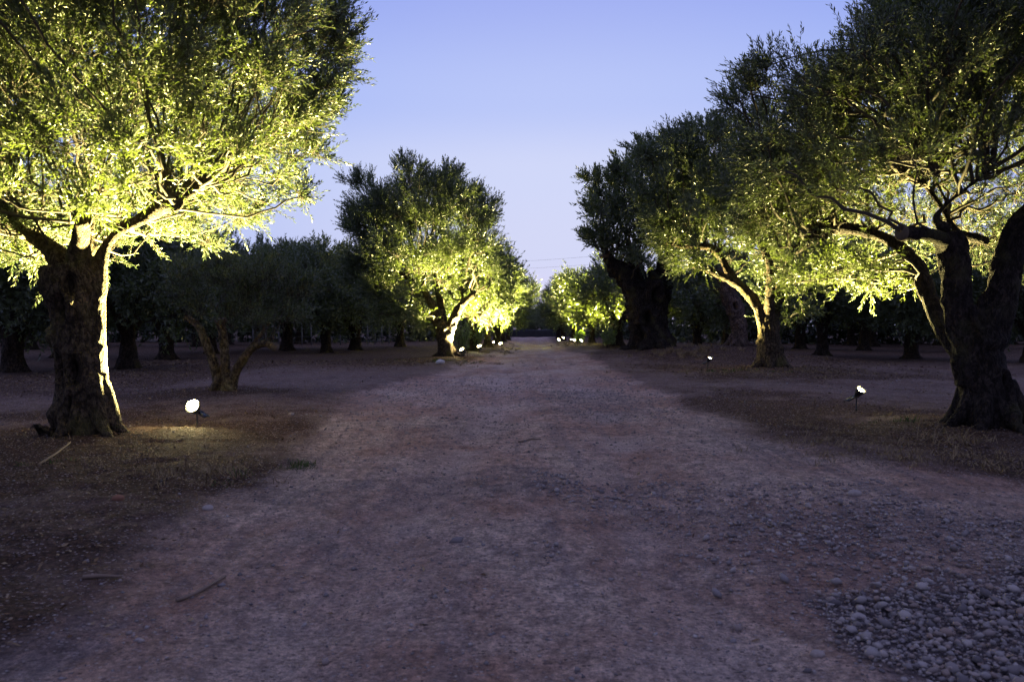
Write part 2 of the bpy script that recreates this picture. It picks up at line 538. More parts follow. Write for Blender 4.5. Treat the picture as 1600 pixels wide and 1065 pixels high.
def tubes(P, R, K=6, cap=False):
    """P (B,S,3) paths, R (B,S) radii -> V, quads"""
    P = np.asarray(P, float); R = np.asarray(R, float)
    B, S_, _ = P.shape
    T = norm(np.gradient(P, axis=1))
    D = norm(P[:, -1] - P[:, 0])
    ref = np.zeros((B, 3)); ref[np.arange(B), np.argmin(np.abs(D), 1)] = 1
    u = norm(np.cross(T, ref[:, None, :])); v = np.cross(T, u)
    a = np.arange(K) / K * 2 * PI
    ring = u[:, :, None, :] * np.cos(a)[None, None, :, None] + v[:, :, None, :] * np.sin(a)[None, None, :, None]
    Vv = P[:, :, None, :] + ring * R[:, :, None, None]
    base = (np.arange(B) * S_ * K)[:, None, None]
    s = (np.arange(S_ - 1) * K)[None, :, None]
    k = np.arange(K)[None, None, :]; k2 = (k + 1) % K
    q = np.stack([base + s + k, base + s + k2, base + s + K + k2, base + s + K + k], -1).reshape(-1, 4)
    return Vv.reshape(-1, 3), q

def closed_tube(pts, n=14, K=14):
    """one capped limb from (x,y,z,r) points"""
    c = catmull(pts, n)
    P, r = c[:, :3], np.maximum(c[:, 3], .008)
    Vv, q = tubes(P[None], r[None], K)
    a0 = len(Vv)
    Vv = np.vstack([Vv, P[0], P[-1]])
    k = np.arange(K); k2 = (k + 1) % K
    L = (n - 1) * K
    t1 = np.stack([np.full(K, a0), k2, k], 1)
    t2 = np.stack([np.full(K, a0 + 1), L + k, L + k2], 1)
    return Vv, q, np.vstack([t1, t2])

def make_trunk(name, limbs, base, mat, voxel, parent, seed, hollows=(), amp=1.0, rsc=.8):
    """limbs: lists of (x,y,z,r) in world space; fused into one gnarled body"""
    Vs, qs, ts = [], [], []
    off = 0
    ctrl = []
    limbs = [[(p[0], p[1], p[2], p[3] * rsc) for p in lb] for lb in limbs]
    for lb in limbs:
        n = max(8, int(len(lb) * 5))
        v, q, t = closed_tube(lb, n)
        Vs.append(v); qs.append(q + off); ts.append(t + off); off += len(v)
        ctrl.append(catmull(lb, n))
    Vw = np.vstack(Vs) - base
    me = mesh_from(name + '_raw', Vw, [np.vstack(qs), np.vstack(ts)])
    o = link(name, me)
    md = o.modifiers.new('r', 'REMESH'); md.mode = 'VOXEL'; md.voxel_size = voxel
    sm = o.modifiers.new('s', 'SMOOTH'); sm.iterations = 3; sm.factor = .5
    dg = bpy.context.evaluated_depsgraph_get()
    me2 = bpy.data.meshes.new_from_object(o.evaluated_get(dg), depsgraph=dg)
    o.modifiers.clear()
    n = len(me2.vertices)
    co = np.empty(n * 3, np.float32); me2.vertices.foreach_get('co', co); co = co.reshape(-1, 3).astype(float)
    nr = np.empty(n * 3, np.float32); me2.vertices.foreach_get('normal', nr); nr = nr.reshape(-1, 3).astype(float)
    C = np.vstack(ctrl); C[:, :3] -= base
    rad = np.empty(n)
    for s in range(0, n, 20000):
        d = ((co[s:s + 20000, None, :] - C[None, :, :3]) ** 2).sum(-1)
        rad[s:s + 20000] = C[d.argmin(1), 3]
    k = np.clip(rad / .35, .12, 1.3) * amp
    p = co
    warp = np.stack([fbm(p * 1.7, seed + 1), fbm(p * 1.7, seed + 2), fbm(p * 1.7, seed + 3)], 1) * .22
    q = p + warp
    flute = 1 - np.abs(vnoise(q * [3.8, 3.8, 1.1], seed + 5)) * 2
    flute2 = 1 - np.abs(vnoise(q * [8, 8, 3.0], seed + 6)) * 2
    d = -.02 * k + k * (.11 * fbm(q * [1.6, 1.6, 1.1], seed + 4, 2) + .050 * flute + .022 * flute2
             + .075 * np.maximum(fbm(q * 3.4, seed + 7, 2) - .1, 0) * 2 - .10 * np.maximum(fbm(q * [3.0, 3.0, 2.0], seed + 9, 2) - .28, 0) * 2 + .012 * vnoise(q * [22, 22, 8], seed + 8))
    for (hc, rx, rz, dep) in hollows:
        hl = np.array(hc) - base
        cand = np.where(np.hypot(co[:, 0] - hl[0], co[:, 2] - hl[2]) < .09)[0]
        if len(cand) == 0:
            cand = np.array([((co - hl) ** 2).sum(1).argmin()])
        hl = co[cand[co[cand, 1].argmin()]]
        e = (co - hl) / np.array([rx, rx, rz])
        e2 = (e ** 2).sum(1)
        d -= dep * np.exp(-e2 ** 1.5) * 1.25
        d += dep * .18 * np.exp(-((np.sqrt(e2) - 1.35) / .3) ** 2)
    co = co + nr * d[:, None]
    me2.vertices.foreach_set('co', co.astype(np.float32).ravel())
    me2.polygons.foreach_set('use_smooth', np.ones(len(me2.polygons), bool))
    me2.update()
    me2.materials.clear(); me2.materials.append(mat)
    me2.name = name
    o.data = me2
    bpy.data.meshes.remove(me)
    o.parent = parent
    return o, C + np.array([*base, 0])

def roots(bx, by, r, n, seed, z0=0.0, reach=1.7, high=.5):
    """buttress roots flaring into the soil"""
    rs = random.Random(seed)
    L = []
    for k in range(n):
        a = 2 * PI * (k + rs.uniform(-.3, .3)) / n
        q = rs.uniform(.8, 1.15) * reach
        ca, sa = math.cos(a), math.sin(a)
        L.append([(bx + ca * r * .45, by + sa * r * .45, z0 + high * rs.uniform(.8, 1.3), r * .30),
                  (bx + ca * r * .85, by + sa * r * .85, z0 + high * .3, r * .26),
                  (bx + ca * r * (q * .72), by + sa * r * (q * .72), z0 + .02, r * .17),
                  (bx + ca * r * q, by + sa * r * q, z0 - .10, r * .08)])
    return L

# ------------------------------------------------------------------ foliage
def leaf_sprays(rng, P, D, L, nl, size, width=.34, spread=(42, 80), droop=.12, tri=False):
    """leaves along twigs: P (T,3) twig foot, D (T,3) dir, L (T,) length. returns V (N*4,3), tris, rnd"""
    T = len(P)
    k = np.arange(nl)
    t = (k[None, :] + rng.uniform(.2, .8, (T, nl))) / nl
    t = .06 + .94 * t
    pos = P[:, None, :] + D[:, None, :] * (L[:, None, None] * t[..., None])
    pos[..., 2] -= droop * (L[:, None] * t) ** 2
    pos = pos.reshape(-1, 3)
    Dd = np.repeat(D, nl, 0)
    ref = rng.normal(size=(T, 3)); u = norm(np.cross(D, ref)); v = np.cross(D, u)
    u = np.repeat(u, nl, 0); v = np.repeat(v, nl, 0)
    phi = ((k // 2) * (PI / 2) + (k % 2) * PI)[None, :] + rng.normal(0, .35, (T, nl))
    phi = phi.reshape(-1, 1)
    outv = np.cos(phi) * u + np.sin(phi) * v
    a = np.radians(rng.uniform(spread[0], spread[1], (T, nl)) * (1.15 - .75 * t)).reshape(-1, 1)
    ld = norm(Dd * np.cos(a) + outv * np.sin(a) + rng.normal(0, .12, (T * nl, 3)))
    side = norm(np.cross(Dd, ld) + rng.normal(0, .35, (T * nl, 3)))
    nrm = norm(np.cross(side, ld))
    s = size * rng.uniform(.65, 1.2, (T * nl, 1))
    wv = s * width * .5
    b = pos; tip = pos + ld * s - nrm * s * .08
    mid = pos + ld * s * .48 + nrm * s * .05
    m1 = mid + side * wv; m2 = mid - side * wv
    r = np.repeat(np.clip(.5 + .28 * rng.normal(size=T), 0, 1), nl) * .6 + .4 * rng.uniform(size=T * nl)
    if tri:
        wide = 1.45
        Vv = np.stack([b + side * wv * wide - (mid - b) * .1, tip, b - side * wv * wide + (mid - b) * .35], 1).reshape(-1, 3)
        return Vv, np.arange(T * nl * 3).reshape(-1, 3), np.repeat(r, 3)
    Vv = np.stack([b, m1, tip, m2], 1).reshape(-1, 3)
    i = np.arange(T * nl)[:, None] * 4
    tris = np.stack([np.hstack([i, i + 1, i + 2]), np.hstack([i, i + 2, i + 3])], 1).reshape(-1, 3)
    return Vv, tris, np.repeat(r, 4)

def make_crown(name, rng, blobs, center, base, parent, limb_pts=None, clusters=12, twigs=10, nl=14, size=.062,
               tw_len=(.22, .5), mat=None, branches=True, stems=True, sig=.13, up=.5, bmat=None, cut=None, maxb=.045, hollow=None):
    """blobs: (M,4) of centre + radius. Foliage clusters hang round each blob, joined to the limbs by branches"""
    blobs = np.asarray(blobs, float)
    M_ = len(blobs)
    bc, br = blobs[:, :3], blobs[:, 3]
    # cluster centres, mostly in the outer half of each blob
    nc = np.maximum(4, (clusters * np.clip(br / np.median(br), .5, 1.9) ** 2)).astype(int)
    bi = np.repeat(np.arange(M_), nc)
    d = norm(rng.normal(size=(len(bi), 3)))
    d[:, 2] = d[:, 2] * .85 + .08
    rr = rng.uniform(.25, 1.0, len(bi)) ** .6
    cc = bc[bi] + d * (br[bi] * rr)[:, None] * np.array([1, 1, .85])
    # twigs
    nt_ = rng.integers(int(twigs * .5), int(twigs * 1.5) + 1, len(cc))
    ti = np.repeat(np.arange(len(cc)), nt_)
    outd = norm(cc[ti] - center + rng.normal(0, .2, (len(ti), 3)))
    P = cc[ti] + rng.normal(0, 1, (len(ti), 3)) * (sig * br[bi][ti])[:, None]
    loc_out = norm(P - bc[bi][ti])
    D = norm(outd * .55 + loc_out * .5 + np.array([0, 0, up]) + rng.normal(0, .42, (len(ti), 3)))
    L = rng.uniform(tw_len[0], tw_len[1], len(ti))
    if hollow is not None:
        hq = (((P - hollow[0]) / hollow[1]) ** 2).sum(1)
        keep = (hq > 1) | (rng.uniform(0, 1, len(P)) < .3)
        P, D, L = P[keep], D[keep], L[keep]
    if cut is not None:
        keep = cut(P + D * L[:, None])
        P, D, L = P[keep], D[keep], L[keep]
    Vl, tl, rl = leaf_sprays(rng, P, D, L, nl, size, .31 if stems else .36, tri=not stems)
    me = mesh_from('crown', Vl - base, tl, mat or M_LEAF, False, {'rnd': rl})
    oc = link('crown', me, parent)
    if stems or branches:
        Vb, qb, off = [], [], 0
        if stems:
            S3 = 2
            t = np.linspace(0, 1, S3)[None, :, None]
            PP = P[:, None, :] + D[:, None, :] * (L[:, None, None] * t)
            PP[..., 2] -= .12 * (L[:, None] * t[..., 0]) ** 2
            RR = np.full(len(P), .0035)[:, None] * np.array([1.2, .35])[None]
            v, q = tubes(PP, RR, 3); Vb.append(v); qb.append(q + off); off += len(v)
        if branches:
            # secondary branches: blob centre -> clusters
            t = np.linspace(0, 1, 5)[None, :, None]
            A = bc[bi] - np.array([0, 0, .15]) * br[bi][:, None]
            B = cc
            mid = (A + B) / 2 + rng.normal(0, .12, A.shape) * br[bi][:, None] - np.array([0, 0, .08])
            PP = (1 - t) ** 2 * A[:, None] + 2 * t * (1 - t) * mid[:, None] + t ** 2 * B[:, None]
            rb = maxb * .28
            RR = rb * (1 - .75 * np.linspace(0, 1, 5))[None] * rng.uniform(.6, 1.1, (len(bi), 1))
            v, q = tubes(PP, RR, 3); Vb.append(v); qb.append(q + off); off += len(v)
            if limb_pts is not None:
                # primary branches: nearest thick limb point -> blob centre
                lp = limb_pts[limb_pts[:, 2] > base[2] + .9]
                t = np.linspace(0, 1, 10)[None, :, None]
                sc = ((bc[:, None, :] - lp[None, :, :3]) ** 2).sum(-1) + np.maximum(lp[None, :, 2] - bc[:, None, 2] + .3, 0) ** 2 * 4
                sc = sc * rng.uniform(.45, 1.6, sc.shape)
                A = lp[sc.argmin(1), :3]; B = A * 0 + bc - np.array([0, 0, .15]) * br[:, None]
                mid = A * .55 + B * .45 + rng.normal(0, .17, A.shape) * np.linalg.norm(B - A, axis=1)[:, None]
                mid[:, 2] += .1
                PP = (1 - t) ** 2 * A[:, None] + 2 * t * (1 - t) * mid[:, None] + t ** 2 * B[:, None]
                wob = rng.normal(0, .028, PP.shape); wob[:, 0] = 0; wob[:, -1] = 0
                kink = np.linspace(0, 1, 10)[None, :, None]
                PP = PP + np.sin(kink * PI * 2 + rng.uniform(0, 6.28, (M_, 1, 3))) * .07 * np.sin(kink * PI)
                PP = PP + wob
                RR = maxb * (1.0 - .55 * np.linspace(0, 1, 10))[None] * rng.uniform(.6, 1.1, (M_, 1))
                v, q = tubes(PP, RR, 6); Vb.append(v); qb.append(q + off); off += len(v)
        meb = mesh_from('branches', np.vstack(Vb) - base, np.vstack(qb), bmat or M_TWIG, True)
        link('branches', meb, parent)
    return oc

def px_blobs(rng, lst, Y, depth, layers=3):
    """lst of (px, py, rpx): silhouette lumps of the crown, repeated through its depth"""
    out_ = []
    pxs = np.array([l[0] for l in lst], float)
    mx, hw = (pxs.max() + pxs.min()) / 2, (pxs.max() - pxs.min()) / 2 + 1e-3
    for (px, py, rp) in lst:
        for k in range(layers):
            u = (k + .5) / layers * 2 - 1 + rng.uniform(-.25, .25)
            q = math.sqrt(max(.05, 1 - ((px - mx) / hw * .97) ** 2))
            dy = u * depth * q
            yy = Y + dy
            jx, jy = rng.normal(0, rp * .22, 2)
            sc = yy / Y
            # the pixel is that of the crown's own distance, so lumps in front and behind keep real size
            c = at(px + jx, py + jy, Y); c[1] = yy
            out_.append([*c, rp / F * Y * rng.uniform(.8, 1.15)])
    return np.array(out_)

def tree(name, label, bx, by, group=None):
    z = Hs(bx, by)
    return empty(name, (bx, by, z), label, 'olive tree', group), np.array([bx, by, z])

def PT(px, py, Y, rpx, dy=0):
    """limb control point from the photo: pixel, distance and radius in pixels"""
    p = at(px, py, Y)
    return (p[0], p[1] + dy, p[2], rpx / F * Y)

GROW = 'olive trees along the road'
# ---- large tree on the left
rng = np.random.default_rng(11)
root, b = tree('olive_tree', 'thick gnarled olive tree nearest on the left, crown brightly lit yellow-green', *T_BIGL, group=GROW)
Yt = 9.9
lim = [[(b[0], b[1], b[2] - .25, .46), PT(130, 660, Yt, 50), PT(126, 590, Yt, 43), PT(122, 520, Yt, 42), PT(118, 460, Yt, 46), PT(112, 415, Yt, 50)],
       [PT(140, 640, Yt, 26), PT(148, 590, Yt, 20), PT(146, 520, Yt, 20), PT(150, 450, Yt, 18), PT(158, 405, Yt, 13), PT(170, 378, Yt, 10), PT(192, 358, Yt, 12), PT(222, 342, Yt, 14), PT(250, 328, Yt, 10), PT(282, 312, Yt, 7), PT(318, 288, Yt, 4)],
       [PT(112, 450, Yt, 36), PT(88, 408, Yt, 22, .1), PT(62, 385, Yt, 15, .2), PT(28, 366, Yt, 11, .3), PT(0, 345, Yt, 8, .3), PT(-30, 290, Yt, 5, .3)],
       [PT(122, 440, Yt, 30), PT(138, 392, Yt, 19, -.2), PT(152, 365, Yt, 16, -.35), PT(162, 348, Yt, 14, -.5)],
       [PT(110, 440, Yt, 28), PT(112, 390, Yt, 20, .3), PT(105, 330, Yt, 13, .5), PT(120, 260, Yt, 8, .6)],
       [PT(236, 338, Yt, 12), PT(262, 326, Yt, 14, -.15), PT(286, 322, Yt, 15, -.25)]]
lim += roots(b[0], b[1], .40, 8, 13, b[2], 1.6, .6)
holl = [(at(113, 492, Yt) - [0, .30, 0], .07, .16, .16), (at(138, 573, Yt) - [0, .34, 0], .06, .17, .18), (at(140, 632, Yt) - [0, .38, 0], .06, .20, .16),
        (at(98, 668, Yt) - [0, .40, 0], .10, .22, .22), (at(140, 450, Yt) - [0, .30, 0], .06, .14, .14), (at(98, 575, Yt) - [0, .33, 0], .07, .2, .10)]
tr, lp = make_trunk('trunk', lim, b, M_BARK, .022, root, 100, holl)
bl = [(60, 60, 80), (150, 40, 75), (250, 70, 70), (335, 60, 55), (410, 50, 50), (490, 85, 36), (455, 20, 40), (530, 60, 16), (510, 150, 18), (470, -30, 30), (-40, 100, 90), (-60, 240, 90),
      (40, 170, 85), (130, 150, 85), (220, 160, 80), (310, 160, 75), (385, 150, 55), (445, 150, 45), (470, 210, 20), (60, 270, 75), (150, 260, 70), (240, 250, 60), (320, 240, 55), (385, 235, 36), (435, 225, 22),
      (30, 345, 50), (110, 330, 45), (210, 300, 36), (300, 290, 28), (-50, -40, 90), (80, -60, 90), (200, -70, 90), (300, -60, 80), (400, -40, 60), (-30, 350, 60), (370, 285, 18), (430, 275, 9), (70, 375, 34), (150, 345, 24), (330, 300, 22), (10, 400, 30), (205, 325, 12), (232, 352, 8), (262, 288, 26), (325, 262, 30), (295, 318, 15)]
bb = px_blobs(rng, bl, 10.5, 2.2, 3)
extra = np.array([[-6.5, 7.4, 5.2, .9], [-5.2, 7.0, 5.6, .9], [-7.6, 8.5, 5.0, 1.0], [-4.0, 7.4, 5.6, .8],  # unseen lumps above the frame, added to shade the ground at left
                  [-6.6, 5.8, 5.6, 1.1], [-5.0, 5.6, 5.9, 1.1], [-8.0, 6.6, 5.0, 1.1], [-7.6, 4.9, 5.4, 1.1], [-5.9, 4.4, 5.9, 1.0], [-9.0, 8.4, 4.6, 1.1], [-8.9, 5.6, 4.8, 1.1]])
make_crown('crown', rng, np.vstack([bb, extra]), at(150, 260, 9.8), b, root, lp, clusters=13, twigs=11, nl=18, size=.072, maxb=.022, hollow=(np.array([-4.9, 10.4, 3.8]), np.array([2.0, 1.8, 1.2])))
# ---- its hanging shoot
# ---- small pollarded tree
rng = np.random.default_rng(12)
root, b = tree('olive_tree', 'small pruned olive tree with three sawn stubs behind the brightest left lamp', *T_POLL, group=GROW)
Yt = 16.1
lim = [[(b[0], b[1], b[2] - .2, .2), PT(352, 612, Yt, 14), PT(352, 595, Yt, 11)],
       [PT(344, 615, Yt, 9), PT(334, 570, Yt, 8.5), PT(322, 535, Yt, 8), PT(308, 508, Yt, 7), PT(288, 494, Yt, 5)],
       [PT(352, 612, Yt, 9), PT(352, 570, Yt, 7.5), PT(349, 530, Yt, 7.5), PT(345, 500, Yt, 9)],
       [PT(362, 612, Yt, 9), PT(372, 580, Yt, 8, -.1), PT(388, 556, Yt, 7.5, -.2), PT(405, 542, Yt, 6.5, -.3), PT(422, 536, Yt, 6, -.35), PT(440, 541, Yt, 5.5, -.4)],
       [PT(375, 570, Yt, 8), PT(385, 545, Yt, 5, .2), PT(405, 515, Yt, 3.5, .4)]]
lim += roots(b[0], b[1], .26, 6, 4, b[2], 1.6, .25)
tr, lp = make_trunk('trunk', lim, b, M_BARK_LIT, .02, root, 140, (), .8, .85)
for (px, py, rr, dy, ax) in ((345, 499, 9.5, 0, (0, -.25, 1)), (441, 542, 6.5, -.42, (.85, -.4, -.25))):
    c = at(px, py, Yt); c[1] += dy
    a = norm(np.array(ax)); R_ = rr / F * Yt
    v, q, t = closed_tube([(*(c - a * .05), R_), (*(c + a * .012), R_ * .96)], 3, 16)
    link('cut_end', mesh_from('cut_end', v - b, [q, t], M_CUT, False), root)
bl = [(305, 440, 26), (345, 435, 28), (385, 455, 28), (425, 440, 26), (460, 455, 22), (330, 475, 20), (400, 485, 22), (450, 495, 16), (290, 465, 16), (370, 500, 14), (420, 505, 14)]
bb = px_blobs(rng, bl, 16.1, 1.1, 2)
make_crown('crown', rng, bb, at(370, 530, 16.1), b, root, lp, clusters=11, twigs=7, nl=14, size=.078, tw_len=(.25, .55), maxb=.012, up=.8)
# ---- middle left tree
rng = np.random.default_rng(13)
root, b = tree('olive_tree', 'round-crowned olive tree left of the road, forked trunk', *T_MIDL, group=GROW)
Yt = 33.0
lim = [[(b[0], b[1], b[2] - .2, .55), PT(697, 555, Yt, 17), PT(694, 530, Yt, 15), PT(692, 510, Yt, 15)],
       [PT(690, 530, Yt, 12), PT(684, 500, Yt, 9.5), PT(672, 470, Yt, 7.5), PT(660, 450, Yt, 6.5), PT(655, 430, Yt, 6), PT(652, 412, Yt, 3.5)],
       [PT(660, 450, Yt, 6), PT(645, 438, Yt, 4.5), PT(632, 432, Yt, 4), PT(622, 424, Yt, 3)],
       [PT(700, 530, Yt, 12), PT(708, 500, Yt, 8.5), PT(720, 478, Yt, 7.5), PT(731, 466, Yt, 7), PT(741, 460, Yt, 6)],
       [PT(722, 478, Yt, 5), PT(722, 462, Yt, 3, .2), PT(716, 448, Yt, 2.5, .3)],
       [PT(692, 510, Yt, 9), PT(688, 480, Yt, 6.5, .4), PT(680, 450, Yt, 5, .7), PT(674, 425, Yt, 3.5, .9)]]
lim += roots(b[0], b[1], .42, 7, 5, b[2], 1.6, .4)
tr, lp = make_trunk('trunk', lim, b, M_BARK, .04, root, 180)
bl = [(565, 285, 16), (590, 320, 28), (640, 300, 30), (690, 300, 26), (706, 288, 14), (665, 286, 12), (730, 310, 24), (570, 350, 28), (620, 350, 34), (680, 345, 34), (735, 350, 28),
      (575, 395, 28), (625, 400, 32), (680, 400, 32), (735, 400, 30), (600, 440, 24), (650, 465, 20), (700, 440, 22), (640, 490, 14), (760, 380, 22), (590, 460, 20), (665, 500, 8), (765, 430, 20), (600, 488, 12), (560, 430, 22), (700, 400, 30), (650, 420, 28), (760, 340, 18), (750, 420, 24)]
bb = px_blobs(rng, bl, 33, 2.6, 3)
make_crown('crown', rng, bb, at(680, 440, 33), b, root, lp, clusters=11, twigs=15, nl=14, size=.10, tw_len=(.35, .75), maxb=.045, hollow=(at(705, 425, 33.), np.array([2.4, 2.4, 2.2])), stems=False)
# ---- big right tree
rng = np.random.default_rng(14)
root, b = tree('olive_tree', 'massive dark olive tree nearest on the right, split in two stems, one stub sawn', *T_BIGR, group=GROW)
Yt = 10.3
lim = [[(b[0], b[1], b[2] - .25, .50), PT(1542, 650, Yt, 50), PT(1536, 590, Yt, 46), PT(1532, 530, Yt, 44), PT(1530, 480, Yt, 46)],
       [PT(1520, 600, Yt, 34), PT(1500, 520, Yt, 28), PT(1496, 460, Yt, 26), PT(1490, 400, Yt, 28), PT(1482, 365, Yt, 26)],
       [PT(1545, 540, Yt, 36), PT(1560, 470, Yt, 34), PT(1575, 410, Yt, 30), PT(1590, 360, Yt, 28), PT(1612, 330, Yt, 24), PT(1640, 280, Yt, 16)],
       [PT(1485, 385, Yt, 17), PT(1455, 376, Yt, 13, -.25), PT(1420, 372, Yt, 12, -.45), PT(1376, 372, Yt, 13, -.6)],
       [PT(1505, 575, Yt + 0.1, 12), PT(1474, 522, Yt + 0.5, 13), PT(1452, 468, Yt + 0.9, 16), PT(1434, 422, Yt + 1.2, 17), PT(1412, 392, Yt + 1.4, 12), PT(1385, 372, Yt + 1.6, 10), PT(1352, 362, Yt + 1.8, 10), PT(1318, 356, Yt + 1.9, 11), PT(1290, 358, Yt + 1.9, 13), PT(1262, 376, Yt + 1.9, 11), PT(1240, 394, Yt + 1.9, 7)],
       [PT(1480, 360, Yt, 12), PT(1462, 342, Yt, 6), PT(1480, 318, Yt, 4.5), PT(1515, 290, Yt, 4), PT(1550, 262, Yt, 3)],
       [PT(1480, 318, Yt, 4), PT(1462, 280, Yt, 3), PT(1458, 240, Yt, 2.2)],
       [PT(1580, 370, Yt, 10, .5), PT(1560, 350, Yt, 8, .9), PT(1548, 300, Yt, 7, 1.2), PT(1528, 255, Yt, 6, 1.4), PT(1490, 232, Yt, 4, 1.5)]]
lim += roots(b[0], b[1], .44, 8, 6, b[2], 1.8, .6)
holl = [(at(1520, 470, Yt) - [0, .38, 0], .08, .2, .2), (at(1548, 600, Yt) - [0, .42, 0], .09, .28, .18)]
tr, lp = make_trunk('trunk', lim, b, M_BARK_DARK, .024, root, 220, holl, 1.0, .77)
v, q, t = closed_tube([(*(at(1372, 372, Yt) - [-.03, .60, 0]), 12.5 / F * Yt), (*(at(1372, 372, Yt) - [.012, .61, 0]), 12 / F * Yt)], 3, 18)
link('cut_end', mesh_from('cut_end', v - b, [q, t], M_CUT, False), root)
bl = [(1400, 40, 34), (1440, 60, 45), (1490, 50, 60), (1560, 30, 80), (1360, 78, 32), (1320, 118, 32), (1268, 148, 30), (1215, 152, 28), (1178, 122, 13), (1165, 150, 14), (1370, 130, 40), (1295, 175, 34), (1240, 190, 34), (1425, 130, 65), (1500, 110, 75), (1580, 110, 80),
      (1355, 180, 52), (1295, 220, 48), (1235, 235, 42), (1190, 235, 26), (1430, 200, 60), (1510, 200, 60), (1590, 200, 70), (1370, 250, 50), (1310, 280, 45), (1250, 290, 45), (1200, 290, 36),
      (1430, 270, 40), (1510, 300, 34), (1590, 300, 50), (1390, 320, 34), (1330, 330, 30), (1300, 420, 26), (1350, 410, 26), (1395, 420, 18), (1660, 80, 90), (1680, 220, 90), (1500, -50, 90), (1620, -50, 90), (1450, -40, 40),
      (1255, 350, 30), (1440, 430, 10)]
bb = px_blobs(rng, bl, 11.3, 2.2, 3)
bb = bb[~((bb[:, 1] < 10.9) & (bb[:, 0] > 4.0) & (bb[:, 2] < 3.2))]
bb = bb[~((bb[:, 1] > 10.9) & (bb[:, 0] > 5.9) & (bb[:, 2] < 3.0))]
extra = np.array([[5.8, 7.6, 5.3, .9], [7.0, 8.0, 5.0, 1.0], [4.8, 8.2, 5.4, .8], [8.2, 9.4, 4.4, 1.1], [8.8, 8.0, 4.8, 1.1], [7.6, 6.6, 5.6, 1.1], [9.4, 9.8, 4.2, 1.1], [9.2, 6.6, 5.2, 1.1], [8.4, 5.4, 5.6, 1.0], [7.3, 12.9, 3.5, .95], [6.4, 13.2, 3.3, .9], [6.2, 12.9, 4.2, .9], [7.8, 13.4, 3.0, .9], [8.4, 12.8, 3.9, 1.0], [5.6, 13.2, 3.6, .8], [7.2, 13.6, 4.4, 1.0], [8.9, 13.6, 3.0, .9], [4.8, 12.6, 3.4, .7], [4.0, 12.4, 3.2, .6]])  # unseen overhead lumps added for shade, then foliage behind the stems
make_crown('crown', rng, np.vstack([bb, extra]), at(1500, 250, 10.6), b, root, lp, clusters=13, twigs=9, nl=18, size=.070, maxb=.03, hollow=(at(1500, 290, 12.0), np.array([2.2, 1.5, 1.4])))
# ---- arching tree
rng = np.random.default_rng(15)
root, b = tree('olive_tree', 'olive tree right of the road with a lit limb arching left', *T_ARCH, group=GROW)
Yt = 24.4
lim = [[(b[0], b[1], b[2] - .2, .42), PT(1204, 570, Yt, 19), PT(1202, 545, Yt, 16), PT(1202, 515, Yt, 14), PT(1200, 492, Yt, 12)],
       [PT(1198, 520, Yt, 9), PT(1186, 485, Yt, 8), PT(1170, 460, Yt, 7), PT(1150, 443, Yt, 6.5), PT(1125, 430, Yt, 6), PT(1100, 419, Yt, 5.5), PT(1078, 411, Yt, 5)],
       [PT(1155, 446, Yt, 7), PT(1142, 425, Yt, 5.5, .2), PT(1132, 402, Yt, 5, .3), PT(1115, 386, Yt, 5, .3), PT(1085, 384, Yt, 5, .2), PT(1060, 382, Yt, 4, .1), PT(1032, 376, Yt, 5, 0)],
       [PT(1205, 510, Yt, 12), PT(1215, 480, Yt, 9, .3), PT(1228, 450, Yt, 7, .5), PT(1238, 420, Yt, 5, .6), PT(1262, 395, Yt, 4, .8)],
       [PT(1200, 500, Yt, 9), PT(1195, 460, Yt, 6, -.5), PT(1190, 420, Yt, 5, -.8), PT(1170, 380, Yt, 4, -1)]]
lim += roots(b[0], b[1], .42, 7, 7, b[2], 1.9, .5)
tr, lp = make_trunk('trunk', lim, b, M_BARK, .032, root, 260, (), 1.0, 1.12)
bl = [(1012, 255, 20), (1052, 240, 24), (1100, 222, 28), (1150, 215, 28), (1195, 230, 34), (1080, 270, 36), (1140, 275, 38), (1200, 285, 36), (1030, 300, 26), (1070, 330, 28), (1130, 335, 36), (1190, 345, 36),
      (1050, 375, 20), (1110, 375, 20), (1170, 400, 24), (1220, 400, 26), (1240, 350, 30), (1215, 450, 18), (1245, 440, 20), (1228, 492, 11), (1110, 300, 34), (1020, 345, 20), (1075, 400, 20), (1280, 330, 24), (1270, 380, 20), (1160, 370, 24), (1085, 415, 12), (1250, 300, 26), (1205, 425, 20)]
bb = px_blobs(rng, bl, 24.4, 2.6, 3)
make_crown('crown', rng, bb, at(1170, 380, 24.4), b, root, lp, clusters=12, twigs=13, nl=15, size=.088, tw_len=(.3, .65), maxb=.035, hollow=(at(1150, 400, 24.6), np.array([1.8, 1.8, 1.3])), stems=False)
# ---- leaning pale trunk
rng = np.random.default_rng(16)
root, b = tree('olive_tree', 'pale leaning olive trunk with a knot hole behind the arching tree', *T_LEAN, group=GROW)
Yt = 33.5
lim = [[(b[0], b[1], b[2] - .2, .50), PT(1155, 532, Yt, 18), PT(1156, 515, Yt, 18), PT(1153, 495, Yt, 17), PT(1143, 470, Yt, 16), PT(1133, 445, Yt, 15), PT(1120, 420, Yt, 13)],
       [PT(1140, 460, Yt, 11), PT(1150, 430, Yt, 9), PT(1160, 400, Yt, 7)]]
lim += roots(b[0], b[1], .46, 6, 8, b[2], 1.7, .4)
tr, lp = make_trunk('trunk', lim, b, M_BARK_PALE, .04, root, 300, [(at(1144, 477, Yt) - [0, .38, 0], .10, .16, .3)], 1.0, .72)
bl = [(1090, 330, 34), (1140, 320, 36), (1190, 340, 34), (1110, 380, 28), (1160, 380, 26), (1070, 440, 22), (1085, 475, 14)]
make_crown('crown', rng, px_blobs(rng, bl, 34, 2.4, 2), at(1130, 400, 34), b, root, lp, clusters=9, twigs=8, nl=10, size=.15, tw_len=(.35, .7), maxb=.04, stems=False)
